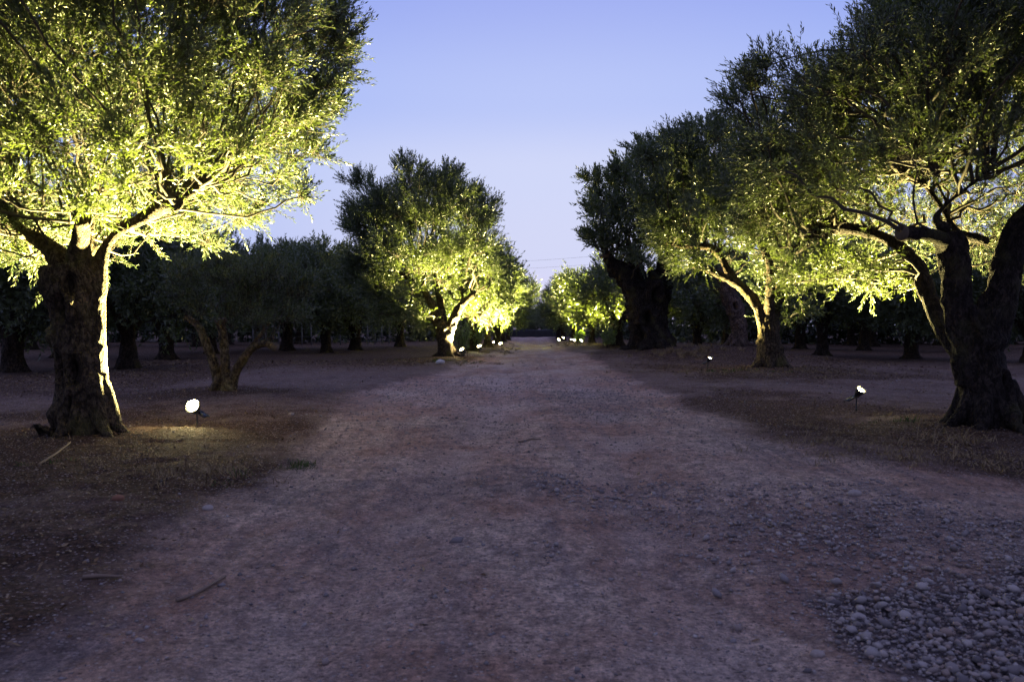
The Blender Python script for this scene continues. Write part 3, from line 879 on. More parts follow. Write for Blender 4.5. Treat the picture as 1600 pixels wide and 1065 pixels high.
# ---- old massive trunk
rng = np.random.default_rng(17)
root, b = tree('olive_tree', 'very old olive tree with the widest trunk, dark and flaring upward to two sawn heads', *T_OLD, group=GROW)
Yt = 34.5
lim = [[(b[0], b[1], b[2] - .3, 1.1), PT(1015, 535, Yt, 35), PT(1012, 500, Yt, 31), PT(1010, 470, Yt, 31), PT(1010, 445, Yt, 33)],
       [PT(1000, 480, Yt, 22), PT(985, 445, Yt, 17), PT(970, 425, Yt, 13), PT(955, 412, Yt, 11), PT(948, 400, Yt, 11)],
       [PT(1022, 480, Yt, 22), PT(1030, 445, Yt, 19), PT(1038, 420, Yt, 15), PT(1044, 400, Yt, 12)],
       [PT(1005, 460, Yt, 20, .6), PT(1000, 430, Yt, 14, 1), PT(1000, 395, Yt, 10, 1.3)]]
lim += roots(b[0], b[1], .95, 9, 9, b[2], 1.55, .7)
tr, lp = make_trunk('trunk', lim, b, M_BARK_DARK, .055, root, 340,
                    [(at(1003, 500, Yt) - [0, .9, 0], .22, .35, .35), (at(1022, 470, Yt) - [0, .9, 0], .18, .5, .3), (at(992, 525, Yt) - [0, .95, 0], .2, .3, .3)], 1.5, .93)
for px, py in ((947, 399), (1045, 398)):
    c = at(px, py, Yt)
    v, q, t = closed_tube([(c[0], c[1], c[2] - .1, .3), (c[0], c[1], c[2] + .02, .29)], 3, 16)
    link('cut_end', mesh_from('cut_end', v - b, [q, t], M_CUT, False), root)
bl = [(940, 315, 18), (962, 280, 20), (990, 258, 18), (1000, 290, 30), (1040, 262, 26), (945, 345, 24), (985, 330, 32), (1030, 320, 34), (930, 370, 16), (965, 375, 26), (1010, 370, 28), (1050, 370, 26), (995, 405, 18), (1070, 310, 30), (925, 285, 10)]
make_crown('crown', rng, px_blobs(rng, bl, 34.5, 3.2, 3), at(1005, 400, 34.5), b, root, lp, clusters=11, twigs=8, nl=12, size=.15, tw_len=(.35, .75), maxb=.05, stems=False)

# ------------------------------------------------------------------ repeated trees of the grove: four kinds, copied
def proto_tree(seed, height=6.4, spread=3.0, lit=True):
    rng = np.random.default_rng(seed); rs = random.Random(seed)
    root = empty('olive_tree', (0, 0, 0))
    b = np.zeros(3)
    th = height * .2
    lim = [[(0, 0, -.3, .42), (.02, 0, .3, .30), (.05 * rs.uniform(-1, 1), .05, th, .24)]]
    nlb = rs.choice([3, 4])
    a0 = rs.uniform(0, 6.28)
    for k in range(nlb):
        a = a0 + 2 * PI * k / nlb + rs.uniform(-.35, .35); ca, sa = math.cos(a), math.sin(a)
        o1, o2, o3 = .35, rs.uniform(.7, 1.1), rs.uniform(1.2, 1.8)
        lim.append([(0, 0, th * .75, .19), (ca * o1, sa * o1, th + .35, .15), (ca * o2, sa * o2, th + rs.uniform(.8, 1.2), .11),
                    (ca * o3, sa * o3, th + rs.uniform(1.6, 2.2), .07)])
    lim += roots(0, 0, .36, 6, seed, 0, 1.6, .35)
    tr, lp = make_trunk('trunk', lim, b, M_BARK_GROVE, .05, root, seed * 3, (), 1.0, 1.0)
    bl = []
    for k in range(34):
        d = norm(rng.normal(size=3))
        r = rng.uniform(.5, 1.0)
        c = np.array([0, 0, height * .54]) + d * np.array([spread * 1.05, spread * 1.05, height * .36]) * r * .85
        bl.append([*c, rng.uniform(.75, 1.15)])
    make_crown('crown', rng, bl, np.array([0, 0, height * .5]), b, root, lp, clusters=9, twigs=10, nl=10, size=.165,
               tw_len=(.35, .8), maxb=.04, stems=False)
    return root
def kids(o):
    return [c for c in COL.objects if c.parent == o]
protos = [proto_tree(s, h, sp) for s, h, sp in ((501, 6.3, 2.9), (502, 6.9, 3.1), (503, 5.6, 2.7), (504, 6.6, 3.3))]
pk = [kids(p) for p in protos]
used = [False] * 4
def put(k, x, y, rz, s, label, group):
    if not used[k]:
        r = protos[k]; used[k] = True
    else:
        r = protos[k].copy(); COL.objects.link(r)
        for c in pk[k]:
            d = c.copy(); COL.objects.link(d); d.parent = r
    r.location = (x, y, Hs(x, y)); r.rotation_euler = (0, 0, rz); r.scale = s if isinstance(s, tuple) else (s, s, s)
    tag(r, label, 'olive tree', group)
    return r
# lit rows along the road beyond the first trees
LROW = [(738, 546, 43, 0, .4, (.92, .92, 1.2), 'second lit olive tree of the left row, just behind the round-crowned one'),
        (762, 541, 51, 1, 2.1, (.85, .85, 1.08), 'third lit olive tree of the left row, half hidden behind the second'),
        (776, 538, 59, 2, 4.0, (.95, .95, 1.1), 'fourth lit olive tree of the left row, above the far pair of lamps'),
        (786, 536, 67, 3, 1.0, (.75, .75, .95), 'fifth lit olive tree of the left row, crown edge against the road gap'),
        (794, 534, 76, 0, 3.2, (.72, .72, .85), 'last lit olive tree of the left row where the road ends')]
for (px, py, d, k, rz, s, lab) in LROW:
    p = at(px, py, d); put(k, p[0], d, rz, s, lab, GROW)
RROW = [(965, 535, 48, 2, .8, (1.1, 1.1, 1.05), 'lit olive tree with a golden crown just left of the widest old trunk'),
        (925, 536, 57, 1, 3.6, (.9, .9, .9), 'slim lit olive tree behind the rightmost far lamp of the right row'),
        (896, 535, 66, 0, 5.0, (.9, .9, .95), 'lit olive tree two crowns left of the widest old trunk'),
        (880, 534, 75, 3, 2.6, (.75, .75, .9), 'next to last lit olive tree of the right row'),
        (872, 533, 85, 2, 4.4, (.75, .75, .8), 'last olive tree of the right row, low crown touching the road gap')]
for (px, py, d, k, rz, s, lab) in RROW:
    p = at(px, py, d); put(k, p[0], d, rz, s, lab, GROW)
GD = 'unlit olive trees of the grove'
BACK = [(200, 26, 0, 1.1, 1.0, 'dark fork-trunked olive tree between the big left trunk and the pruned tree'),
        (450, 44, 1, 3.0, .98, 'dark olive tree behind the sparse crown of the pruned tree'),
        (555, 46, 2, .3, 1.05, 'dark olive tree by the fence posts, left of the round-crowned tree'),
        (330, 40, 3, 2.0, 1.0, 'dark olive tree deep behind the stubs of the pruned tree'),
        (625, 52, 0, 5.2, .95, 'dark olive tree behind the left side of the round golden crown'),
        (20, 24, 2, 3.9, 1.0, 'unlit olive tree left of the big left trunk at the picture edge'),
        (1285, 36, 1, .5, .95, 'unlit spreading olive tree between the arching tree and the big right trunk'),
        (1425, 33, 2, 2.2, .95, 'unlit olive tree with a short reddish trunk just left of the big right trunk'),
    (95, 34, 1, 2.7, 1.0, 'unlit olive tree just behind the big left trunk, crown low over the ground'),
        (260, 33, 2, 4.4, 1.0, 'unlit low olive tree between the forked dark tree and the pruned one'),
        (510, 40, 3, 2.6, .9, 'dark olive tree left of the fence gap, in front of the fence'),
        (1250, 47, 3, 5.9, 1.0, 'unlit olive tree far behind the arching trunk, right side'),
        (1350, 44, 1, 3.0, 1.0, 'unlit olive tree behind the gap between two tilted lamps'),
        (1500, 42, 2, 1.2, 1.0, 'unlit olive tree behind the left stem of the big right trunk'),
        (1090, 46, 0, 1.4, .95, 'unlit olive tree in the black gap between the widest trunk and the leaning one'),
        (1610, 30, 0, 4.1, .9, 'unlit olive tree behind the right stem of the big right trunk')]
for (px, d, k, rz, s, lab) in BACK:
    x = (px - 800) / F * d; put(k, x, d, rz, s, lab, GD)
rs = random.Random(5)
for row, d in enumerate((50, 58, 72)):
    for j in range(-11, 0):
        x = -7 + j * 6.8 + rs.uniform(-1.5, 1.5) - (d - 50) * .12
        if x / d < -.78: continue
        put(rs.randrange(4), x + rs.uniform(-2, 2), d + rs.uniform(-4, 4), rs.uniform(0, 6.28), rs.uniform(.95, 1.15), 'dark olive tree merging into the black grove left of the road', 'black grove left of the road')
    for j in range(1, 11):
        x = 9.5 + j * 6.8 + rs.uniform(-1.5, 1.5) + (d - 50) * .05
        if x / d > .78: continue
        put(rs.randrange(4), x + rs.uniform(-2, 2), d + rs.uniform(-4, 4), rs.uniform(0, 6.28), rs.uniform(.95, 1.1), 'dark olive tree merging into the black grove right of the road', 'black grove right of the road')
for k, (x, y, s, kk) in enumerate(((-2.5, 112, 1.15, 0), (3.2, 108, .95, 2), (7.5, 114, 1.2, 1), (1.0, 124, 1.5, 3), (-7, 118, 1.3, 1), (12, 118, 1.3, 0), (5.0, 130, 1.45, 2))):
    put(kk, x, y, k * 1.3, s * .66, 'bluish dark tree closing the far end of the road', 'trees at the far end of the road')

# a closed belt of dense trees beyond the grove, one far mass
rw = np.random.default_rng(66)
path = catmull(np.array([(-150, -20, 0), (-105, 40, 0), (-80, 95, 0), (-35, 128, 0), (0, 140, 0), (45, 130, 0), (88, 98, 0), (115, 45, 0), (160, -20, 0)]), 400)
NW = 5000
ii = rw.integers(0, 400, NW)
top = 6.5 + 1.6 * n2(path[ii, 0], path[ii, 1], .12, 81, 3) - 1.5 * (np.abs(path[ii, 0]) < 14)
P = path[ii] + np.stack([rw.normal(0, 2.2, NW), rw.normal(0, 2.2, NW), top * rw.uniform(0, 1, NW) ** .8], 1)
D = norm(rw.normal(0, 1, (NW, 3)) + [0, 0, .6])
v, t_, rn = leaf_sprays(rw, P, D, rw.uniform(.8, 1.6, NW), 9, .85, .55, tri=True)
tag(link('distant_wood', mesh_from('distant_wood', v, t_, M_LEAF_DARK, False, {'rnd': rn})), 'dense dark belt of trees closing the grove all round', kind='stuff')

def thicket(name, pts, n, h, w_, seed, label):
    r = np.random.default_rng(seed)
    pth = catmull(np.array(pts, float), 300)
    ii = r.integers(0, 300, n)
    P = pth[ii] + r.normal(0, .25, (n, 3))
    hh = h * (1 + .35 * n2(P[:, 0], P[:, 1], .25, seed, 3))
    P = P + np.stack([r.normal(0, w_, n), r.normal(0, w_, n), hh * r.uniform(0, 1, n)], 1)
    D = norm(r.normal(0, 1, (n, 3)) + [0, 0, .7])
    v, t_, rn = leaf_sprays(r, P, D, r.uniform(.5, 1.0, n), 8, .42, .5, tri=True)
    tag(link(name, mesh_from(name, v, t_, M_LEAF_DARK, False, {'rnd': rn})), label, kind='stuff')
thicket('undergrowth', [(-95, 10, 0), (-66, 45, 0), (-45, 63, 0), (-25, 66, 0), (-8.5, 70, 0), (-6, 95, 0)], 5000, 3.6, .9, 71, 'black undergrowth behind the fence left of the road')
thicket('undergrowth', [(110, 10, 0), (72, 44, 0), (48, 58, 0), (28, 61, 0), (15, 64, 0), (10, 95, 0)], 5000, 3.6, .9, 72, 'black undergrowth behind the grove right of the road')

# ------------------------------------------------------------------ far wall, fence, cables
def box(c, s, rz=0):
    v = np.array([[x, y, z] for x in (-.5, .5) for y in (-.5, .5) for z in (-.5, .5)]) * np.array(s)
    ca, sa = math.cos(rz), math.sin(rz)
    v = np.stack([v[:, 0] * ca - v[:, 1] * sa, v[:, 0] * sa + v[:, 1] * ca, v[:, 2]], 1) + np.array(c)
    f = np.array([[0, 1, 3, 2], [4, 6, 7, 5], [0, 4, 5, 1], [2, 3, 7, 6], [0, 2, 6, 4], [1, 5, 7, 3]])
    return v, f
def join(parts):
    Vs, Fs, off = [], [], 0
    for v, f in parts:
        Vs.append(v); Fs.append(f + off); off += len(v)
    return np.vstack(Vs), np.vstack(Fs)
wx = np.linspace(-3.5, 8.5, 60)
wr = np.random.default_rng(3)
Vw, Fw = [], []
for j, z in enumerate((-.3, .3, .65, .9)):
    for side in (-.25, .25):
        Vw.append(np.stack([wx, 98 + side * (1 - .1 * j) + wr.normal(0, .03, 60), z + wr.normal(0, .03 if j < 3 else .06, 60)], 1))
Vw = np.vstack(Vw)
row = lambda r, k: r * 60 + k
k = np.arange(59)
order = [0, 2, 4, 6, 7, 5, 3, 1]
for a, c in zip(order[:-1], order[1:]):
    Fw.append(np.stack([row(a, k), row(a, k + 1), row(c, k + 1), row(c, k)], 1))
tag(link('stone_wall', mesh_from('stone_wall', Vw, np.vstack(Fw), M_WALL)), 'low dark stone wall closing the far end of the road', 'wall')

fr = empty('wire_fence', (at(520, 540, 56)[0], 56, 0), 'wire fence on pale posts at the back of the left grove', 'fence')
fb = np.array(fr.location)
fpx = [395, 415, 435, 454, 472, 487, 503, 517, 532, 549, 562, 575, 586, 597, 608, 622]
tops = []
pv, pf = join([box((0, 0, .8), (.07, .07, 1.75))])
pme = mesh_from('post', pv, pf, M_POST)
for i, px in enumerate(fpx):
    yy = 54 + (i / 16) * 6
    p = at(px, 540, yy); z = Hs(p[0], yy)
    o = link('post', pme, fr, np.array([p[0], yy, z]) - fb)
    o.rotation_euler = (rs.uniform(-.04, .04), rs.uniform(-.04, .04), 0)
    tops.append((p[0], yy, z))
tops = np.array(tops)
for hgt in (.25, .6, .95, 1.3, 1.6):
    P = tops + [0, -.04, hgt] - fb
    v, q = tubes(P[None], np.full((1, len(P)), .008), 3)
    link('wire', mesh_from('wire', v, q, M_WIRE), fr)

for i, (a, c, lab) in enumerate((((-14, 132, 11.5), (24, 120, 13.0), 'upper thin overhead cable crossing the sky gap at the end of the road'),
                                 ((-14, 132, 10.4), (24, 120, 11.7), 'lower thin overhead cable crossing the sky gap at the end of the road'))):
    t = np.linspace(0, 1, 16)
    P = np.array(a)[None] * (1 - t)[:, None] + np.array(c)[None] * t[:, None]
    P[:, 2] -= 2.0 * t * (1 - t)
    v, q = tubes(P[None], np.full((1, 16), .012), 4)
    tag(link('overhead_cable', mesh_from('overhead_cable', v, q, M_WIRE)), lab, 'cable', 'overhead cables')
for i, (x, y, ztop, lab) in enumerate(((-14, 132, 12, 'utility pole hidden in the trees at the left end of the cables'), (24, 120, 13.4, 'utility pole hidden in the trees at the right end of the cables'))):
    e_ = empty('utility_pole', (x, y, 0), lab, 'utility pole')
    v, q, t = closed_tube([(0, 0, -.5, .15), (0, 0, ztop / 2, .13), (0, 0, ztop, .1)], 6, 10)
    link('pole', mesh_from('pole', v, [q, t], M_POST), e_)
    v, f = box((0, 0, ztop - .5), (.12, 1.6, .12))
    link('cross_arm', mesh_from('cross_arm', v, f, M_POST), e_)

# ------------------------------------------------------------------ lamps
def lathe(profile, axis_, org, K=20):
    """profile (t along axis, r)"""
    axis_ = norm(np.array(axis_, float))
    ref = np.array([0, 0, 1.]) if abs(axis_[2]) < .9 else np.array([1., 0, 0])
    u = norm(np.cross(axis_, ref)); v = np.cross(axis_, u)
    a = np.arange(K) / K * 2 * PI
    Vv = []
    for t, r in profile:
        Vv.append(org + axis_ * t + (np.cos(a)[:, None] * u + np.sin(a)[:, None] * v) * max(r, 1e-4))
    Vv = np.vstack(Vv)
    k = np.arange(K); k2 = (k + 1) % K
    Fv = np.vstack([np.stack([i * K + k, i * K + k2, (i + 1) * K + k2, (i + 1) * K + k], 1) for i in range(len(profile) - 1)])
    return Vv, Fv

def garden_spot(px, py_base, d, az, elev, power, label, group='ground spotlights', size=1.0, pole=.20, cone=105, xoff=0, hr=.062, panel_az=None, beam=None, beam_az=None):
    """spike spotlight with its small solar panel; az: degrees, 0 = +x, 90 = +y"""
    x = at(px, py_base, d)[0] + xoff; z = Hs(x, d)
    e_ = empty('garden_spotlight', (x, d, z), label, 'spotlight', group)
    a, el = math.radians(az), math.radians(elev)
    ax = np.array([math.cos(a) * math.cos(el), math.sin(a) * math.cos(el), math.sin(el)])
    v, f = lathe([(-.12, .001), (0, .014), (.0, .016), (.03, .016), (.03, .011), (pole, .011), (pole, .001)], (0, 0, 1), np.zeros(3), 10)
    link('stake', mesh_from('stake', v, f, M_BLACK, True), e_)
    piv = np.array([0, 0, pole])
    v, f = lathe([(-.02, .001), (-.02, .02), (.02, .02), (.02, .001)], (math.sin(a), -math.cos(a), 0), piv, 12)
    link('hinge', mesh_from('hinge', v, f, M_BLACK, True), e_)
    org = piv + ax * .01
    s = hr / .062  # heads and lenses drawn oversize, lamp glare put into their shape
    prof = [(-.02, .001), (-.02, .026 * s), (.0, .034 * s), (.05, .042 * s), (.052, .047 * s), (.10, .060 * s), (.13, .066 * s), (.135, .066 * s), (.135, .058 * s), (.118, .056 * s)]
    v, f = lathe(prof, ax, org, 24)
    link('lamp_head', mesh_from('lamp_head', v, f, M_BLACK, True), e_)
    lp_ = [0, .2, .4, .6, .8, 1]
    v, f = lathe([(.118 + .003 * (1 - q_ * q_), max(.001, .056 * s * q_)) for q_ in lp_], ax, org, 24)
    link('lens', mesh_from('lens', v, f, M_GLASS, True, {'hot': np.repeat(1 - np.array(lp_), 24)}), e_)
    pa = a + PI if panel_az is None else math.radians(panel_az)
    c, s_ = math.cos(pa), math.sin(pa)
    dn = np.array([c * math.cos(.45), s_ * math.cos(.45), -math.sin(.45)])
    sd = np.array([-s_, c, 0]); nr = np.cross(dn, sd); nr = nr if nr[2] > 0 else -nr
    def slab(o0, L0, L1, W, th):
        vv = np.array([o0 + dn * l + sd * w_ + nr * h_ for l in (L0, L1) for w_ in (-W, W) for h_ in (0, th)])
        return vv, np.array([[0, 1, 3, 2], [4, 6, 7, 5], [0, 4, 5, 1], [2, 3, 7, 6], [0, 2, 6, 4], [1, 5, 7, 3]])
    v, f = join([slab(piv, .0, .19, .065, .014), slab(piv, -.02, .03, .015, .01)])
    pn = link('solar_panel', mesh_from('solar_panel', v, f, M_BLACK), e_)
    v, f = slab(piv + nr * .0145, .04, .18, .056, .002)
    link('cells', mesh_from('cells', v, f, M_PANEL), pn)
    ld = bpy.data.lights.new('lamp_light', 'SPOT')
    ld.energy = power * LAMP_W; ld.color = LAMP_COL
    ld.spot_size = math.radians(cone); ld.spot_blend = 1.0
    ld.shadow_soft_size = .04
    lo = link('lamp_light', ld, e_, org + ax * .15)
    if beam is not None:            # aim set apart from the head's tilt, shaped to light the crowns
        bz = math.radians(beam)
        a = a if beam_az is None else math.radians(beam_az)
        ax = np.array([math.cos(a) * math.cos(bz), math.sin(a) * math.cos(bz), math.sin(bz)])
    lo.rotation_euler = Vector((-ax).tolist()).to_track_quat('Z', 'Y').to_euler()
    return e_

garden_spot(308, 668, 11.15, 262, 34, 1900, 'brightest spotlight, glowing on the brown litter beside the big left trunk', cone=154, hr=.10, beam=72, beam_az=215, panel_az=-20)
garden_spot(1338, 648, 12.9, -60, 52, 850, 'tilted black spotlight on a stake left of the big right trunk', cone=125, hr=.08, beam=78, beam_az=-30, panel_az=190, pole=.24)
garden_spot(1106, 583, 25.2, -35, 62, 950, 'smaller black spotlight on a stake left of the arching tree', cone=110, hr=.085, beam=70, panel_az=190, pole=.24)
garden_spot(724, 562, 33.0, 225, 50, 2300, 'glowing spotlight at the foot of the round-crowned olive tree', beam_az=185, beam=76, cone=100, hr=.12)
garden_spot(750, 549, 41.5, 240, 58, 1500, 'second glowing lamp of the far left row, larger than its neighbours', beam=80, cone=115, hr=.15)
garden_spot(783, 543, 50.0, 235, 58, 3600, 'glowing lamp of the far left row nearest the road edge', beam=80, cone=115, hr=.13)
garden_spot(772, 542, 52.5, 235, 58, 3600, 'glowing lamp just left of the one nearest the road edge', beam=80, cone=115, hr=.075)
garden_spot(776, 537, 60.0, 222, 52, 2800, 'small upper lamp of the far left row, over the pair below it', beam=80, cone=115, hr=.07)
garden_spot(790, 536, 68.0, 222, 52, 2800, 'farthest small lamp of the left row by the road end', beam=80, cone=115, hr=.07)
garden_spot(907, 540, 53.0, 318, 52, 7000, 'rightmost glowing lamp of the far right row', beam_az=-65, beam=52, cone=88, hr=.12)
garden_spot(896, 538, 60.0, 318, 52, 5000, 'large glowing lamp second from right in the far right row', beam_az=-40, beam=62, cone=115, hr=.15)
garden_spot(891, 537, 62.0, 318, 52, 900, 'small lamp touching the left of the large one in the far right row', beam=80, cone=115, hr=.06)
garden_spot(879, 537, 70.0, 318, 52, 2800, 'second lamp from the left in the far right row', cone=88, hr=.12)
garden_spot(872, 539, 62.0, 318, 52, 2800, 'leftmost glowing lamp of the far right row', beam=80, cone=115, hr=.13)

# ------------------------------------------------------------------ ground clutter
rng = np.random.default_rng(77)
ICO_V = []
ph = (1 + 5 ** .5) / 2
for a, c in ((-1, ph), (1, ph), (-1, -ph), (1, -ph)):
    ICO_V.append((a, c, 0))
for a, c in ((-1, ph), (1, ph), (-1, -ph), (1, -ph)):
    ICO_V.append((0, a, c))
for a, c in ((ph, -1), (ph, 1), (-ph, -1), (-ph, 1)):
    ICO_V.append((a, 0, c))
ICO_V = norm(np.array(ICO_V, float))
ICO_F = np.array([(0, 11, 5), (0, 5, 1), (0, 1, 7), (0, 7, 10), (0, 10, 11), (1, 5, 9), (5, 11, 4), (11, 10, 2), (10, 7, 6), (7, 1, 8),
                  (3, 9, 4), (3, 4, 2), (3, 2, 6), (3, 6, 8), (3, 8, 9), (4, 9, 5), (2, 4, 11), (6, 2, 10), (8, 6, 7), (9, 8, 1)])
OCT_V = np.array([(1, 0, 0), (-1, 0, 0), (0, 1, 0), (0, -1, 0), (0, 0, 1), (0, 0, -1)], float)
OCT_F = np.array([(0, 2, 4), (2, 1, 4), (1, 3, 4), (3, 0, 4), (2, 0, 5), (1, 2, 5), (3, 1, 5), (0, 3, 5)])

def scatter(area, n, maskf, seed):
    r = np.random.default_rng(seed)
    x0, x1, y0, y1 = area
    x = r.uniform(x0, x1, n); y = y0 + (y1 - y0) * r.uniform(0, 1, n) ** 1.35
    keep = r.uniform(0, 1, n) < maskf(x, y)
    ahead = np.abs(x) < .74 * np.abs(y) + 1.2
    keep &= ahead
    return x[keep], y[keep]

def rocks(x, y, sz, seed, Vb, Fb, sink=.25):
    r = np.random.default_rng(seed)
    n = len(x); nv = len(Vb)
    v = Vb[None] * (1 + r.normal(0, .27, (n, nv, 1)))
    v = v * np.stack([np.ones(n), r.uniform(.6, .95, n), r.uniform(.4, .75, n)], 1)[:, None, :]
    a, t = r.uniform(0, 2 * PI, n), r.normal(0, .3, n)
    ca, sa, ct, st = np.cos(a), np.sin(a), np.cos(t), np.sin(t)
    vx, vy, vz = v[..., 0], v[..., 1], v[..., 2]
    vy, vz = vy * ct[:, None] - vz * st[:, None], vy * st[:, None] + vz * ct[:, None]
    vx, vy = vx * ca[:, None] - vy * sa[:, None], vx * sa[:, None] + vy * ca[:, None]
    v = np.stack([vx, vy, vz], -1) * sz[:, None, None]
    z = H(x, y)
    v += np.stack([x, y, z + sz * sink], -1)[:, None, :]
    f = (Fb[None] + (np.arange(n) * nv)[:, None, None]).reshape(-1, 3)
    rn = np.repeat(r.uniform(0, 1, n), nv)
    return v.reshape(-1, 3), f, rn

# crushed stone heap and its scatter
x, y = scatter((.2, 6.5, 2.0, 8.6), 72000, lambda x, y: np.clip(G_mask(x, y) ** 1.6, 0, 1), 1)
sz = np.clip(rng.lognormal(math.log(.0118), .40, len(x)), .005, .032)
order = np.argsort(-(sz / y))
big = order[:230]; rest = order[230:]
v, f, rn = rocks(x[rest], y[rest], sz[rest], 5, ICO_V, ICO_F, .3)
# the heap has a little height: lift every third stone
lift = (np.random.default_rng(4).uniform(0, 1, len(rest)) < .35) * sz[rest] * 1.1 * G_mask(x[rest], y[rest])
v[:, 2] += np.repeat(lift, 12)
gr = link('gravel', mesh_from('gravel', v, f, M_STONE, False, {'rnd': rn}))
tag(gr, 'heap of crushed pale stone spread over the road at the lower right', kind='stuff')
# larger stones lying loose on the road, each its own object
xs, ys = scatter((-3, 5.5, 2.0, 9.0), 900, lambda x, y: .14 * (x * 0 + 1) * R_mask(x, y), 3)
ss = np.clip(np.random.default_rng(9).lognormal(math.log(.018), .4, len(xs)), .009, .045)
XS = np.concatenate([x[big], xs])[:298]; YS = np.concatenate([y[big], ys])[:298]; SS = np.concatenate([sz[big] * 1.15, ss])[:298]
variants = []
for k in range(10):
    r_ = np.random.default_rng(900 + k)
    vv = ICO_V * (1 + r_.normal(0, .26, (12, 1))) * np.array([1, r_.uniform(.65, .95), r_.uniform(.5, .75)])
    variants.append(mesh_from('stone', vv, ICO_F, M_STONE, False, {'rnd': np.full(12, (k * .37) % 1)}))
for i in range(len(XS)):
    o = link('stone', variants[i % 10], road, (XS[i], YS[i], Hs(XS[i], YS[i]) + SS[i] * (.3 if i >= 230 else .8)))
    o.scale = (SS[i],) * 3
    o.rotation_euler = (rs.uniform(-.4, .4), rs.uniform(-.4, .4), rs.uniform(0, 6.28))
# fine pebbles over the whole road
x, y = scatter((-9, 10, 1.9, 22), 210000, lambda x, y: np.clip(.22 + .7 * G_mask(x, y), 0, 1) * np.clip(R_mask(x, y) + .12, 0, 1), 6)
sz = np.clip(np.random.default_rng(8).lognormal(math.log(.0068), .55, len(x)), .0025, .02) * (1 + np.clip(y - 6, 0, 12) * .06)
v, f, rn = rocks(x, y, sz, 15, OCT_V, OCT_F, .2)
tag(link('pebbles', mesh_from('pebbles', v, f, M_STONE, False, {'rnd': rn})), 'small pebbles strewn over the dirt road', kind='stuff')
# dry leaves and chips
x, y = scatter((-14, 14, 2.2, 32), 110000, lambda x, y: np.clip(L_mask(x, y), 0, 1) * .62 + .012, 7)
n = len(x); r = np.random.default_rng(21)
s = r.uniform(.02, .055, n) * (1 + np.clip(y - 10, 0, 20) * .05)
a = r.uniform(0, 2 * PI, n)
d = np.stack([np.cos(a), np.sin(a), r.normal(0, .35, n)], 1); sd = norm(np.stack([-np.sin(a), np.cos(a), r.normal(0, .5, n)], 1))
c = np.stack([x, y, H(x, y) + .006 + r.uniform(0, .012, n)], 1)
wd = r.uniform(.12, .28, n)[:, None]
v = np.stack([c - d * s[:, None] * .5, c + sd * s[:, None] * wd + [0, 0, .002], c + d * s[:, None] * .5, c - sd * s[:, None] * wd], 1).reshape(-1, 3)
i = np.arange(n)[:, None] * 4
f = np.stack([np.hstack([i, i + 1, i + 2]), np.hstack([i, i + 2, i + 3])], 1).reshape(-1, 3)
tag(link('leaf_litter', mesh_from('leaf_litter', v, f, M_LITTER, False, {'rnd': np.repeat(r.uniform(0, 1, n), 4)})), 'dry brown leaves and chips under the olive trees', kind='stuff')
# dry grass and weeds
def blades(x, y, hgt, seed, lean=.5, wd=.0035):
    r = np.random.default_rng(seed); n = len(x)
    a = r.uniform(0, 2 * PI, n); l = r.uniform(.1, 1, n) * lean
    dr = np.stack([np.cos(a) * l, np.sin(a) * l, np.ones(n)], 1); dr = norm(dr)
    sd = np.stack([-np.sin(a + r.normal(0, 1, n)), np.cos(a), np.zeros(n)], 1)
    b0 = np.stack([x, y, H(x, y) - .01], 1)
    m = b0 + dr * (hgt * .55)[:, None]
    t = m + norm(dr + np.stack([np.cos(a), np.sin(a), -r.uniform(0, .7, n)], 1) * .6) * (hgt * .5)[:, None]
    w_ = (wd * (1 + np.clip(y - 6, 0, 20) * .09))[:, None]
    v = np.stack([b0 - sd * w_, b0 + sd * w_, m + sd * w_ * .7, m - sd * w_ * .7, t], 1).reshape(-1, 3)
    i = np.arange(n)[:, None] * 5
    q = np.hstack([i, i + 1, i + 2, i + 3]); tt = np.hstack([i + 3, i + 2, i + 4])
    return v, [q, tt], np.repeat(r.uniform(0, 1, n), 5)
def tuft_scatter(spots, seed):
    r = np.random.default_rng(seed); X_, Y_, Hh = [], [], []
    for (cx, cy, rx, ry, n, h) in spots:
        # many small tufts, not an even lawn
        n = int(n * .5)
        k = max(1, n // 22)
        tx = r.normal(cx, rx * .55, k); ty = r.normal(cy, ry * .55, k)
        k9 = r.uniform(.3, 1.3, k)
        tx = np.repeat(tx, 22) + r.normal(0, .06, k * 22); ty = np.repeat(ty, 22) + r.normal(0, .06, k * 22)
        X_.append(tx); Y_.append(ty); Hh.append(h * r.uniform(.3, 1.1, k * 22) * np.repeat(k9, 22))
    return np.concatenate(X_), np.concatenate(Y_), np.concatenate(Hh)
sp = [(-3.0, 7.7, .7, .5, 1500, .13), (-2.7, 7.2, .5, .4, 700, .15), (-4.2, 8.2, 1.2, .7, 1400, .08), (4.2, 8.5, .9, .7, 2400, .16), (3.4, 9.3, .8, .8, 1400, .12), (5.2, 7.9, 1.0, .6, 1800, .16),
      (4.6, 11.0, 1.2, 1.4, 1800, .1), (5.2, 9.3, .5, .4, 500, .28), (-5.3, 11.5, 2, 1.5, 1500, .08), (at(700, 575, 30)[0], 30, 1.8, 2.0, 2500, .14), (7.2, 22.5, 3, 1.5, 3200, .14),
      (T_OLD[0] + 1.0, T_OLD[1] - 3, 2.6, 1.6, 4000, .30), (at(775, 545, 45)[0], 46, 1.5, 10, 5000, .28), (at(900, 545, 50)[0] + 1, 56, 1.5, 12, 5000, .3), (-8, 6, 2, 1.5, 800, .08)]
x, y, h = tuft_scatter(sp, 31)
v, f, rn = blades(x, y, h, 32, 2.2, .003)
tag(link('dry_grass', mesh_from('dry_grass', v, f, M_STRAW, False, {'rnd': rn})), 'thin dry straw and weeds along both verges', kind='stuff')
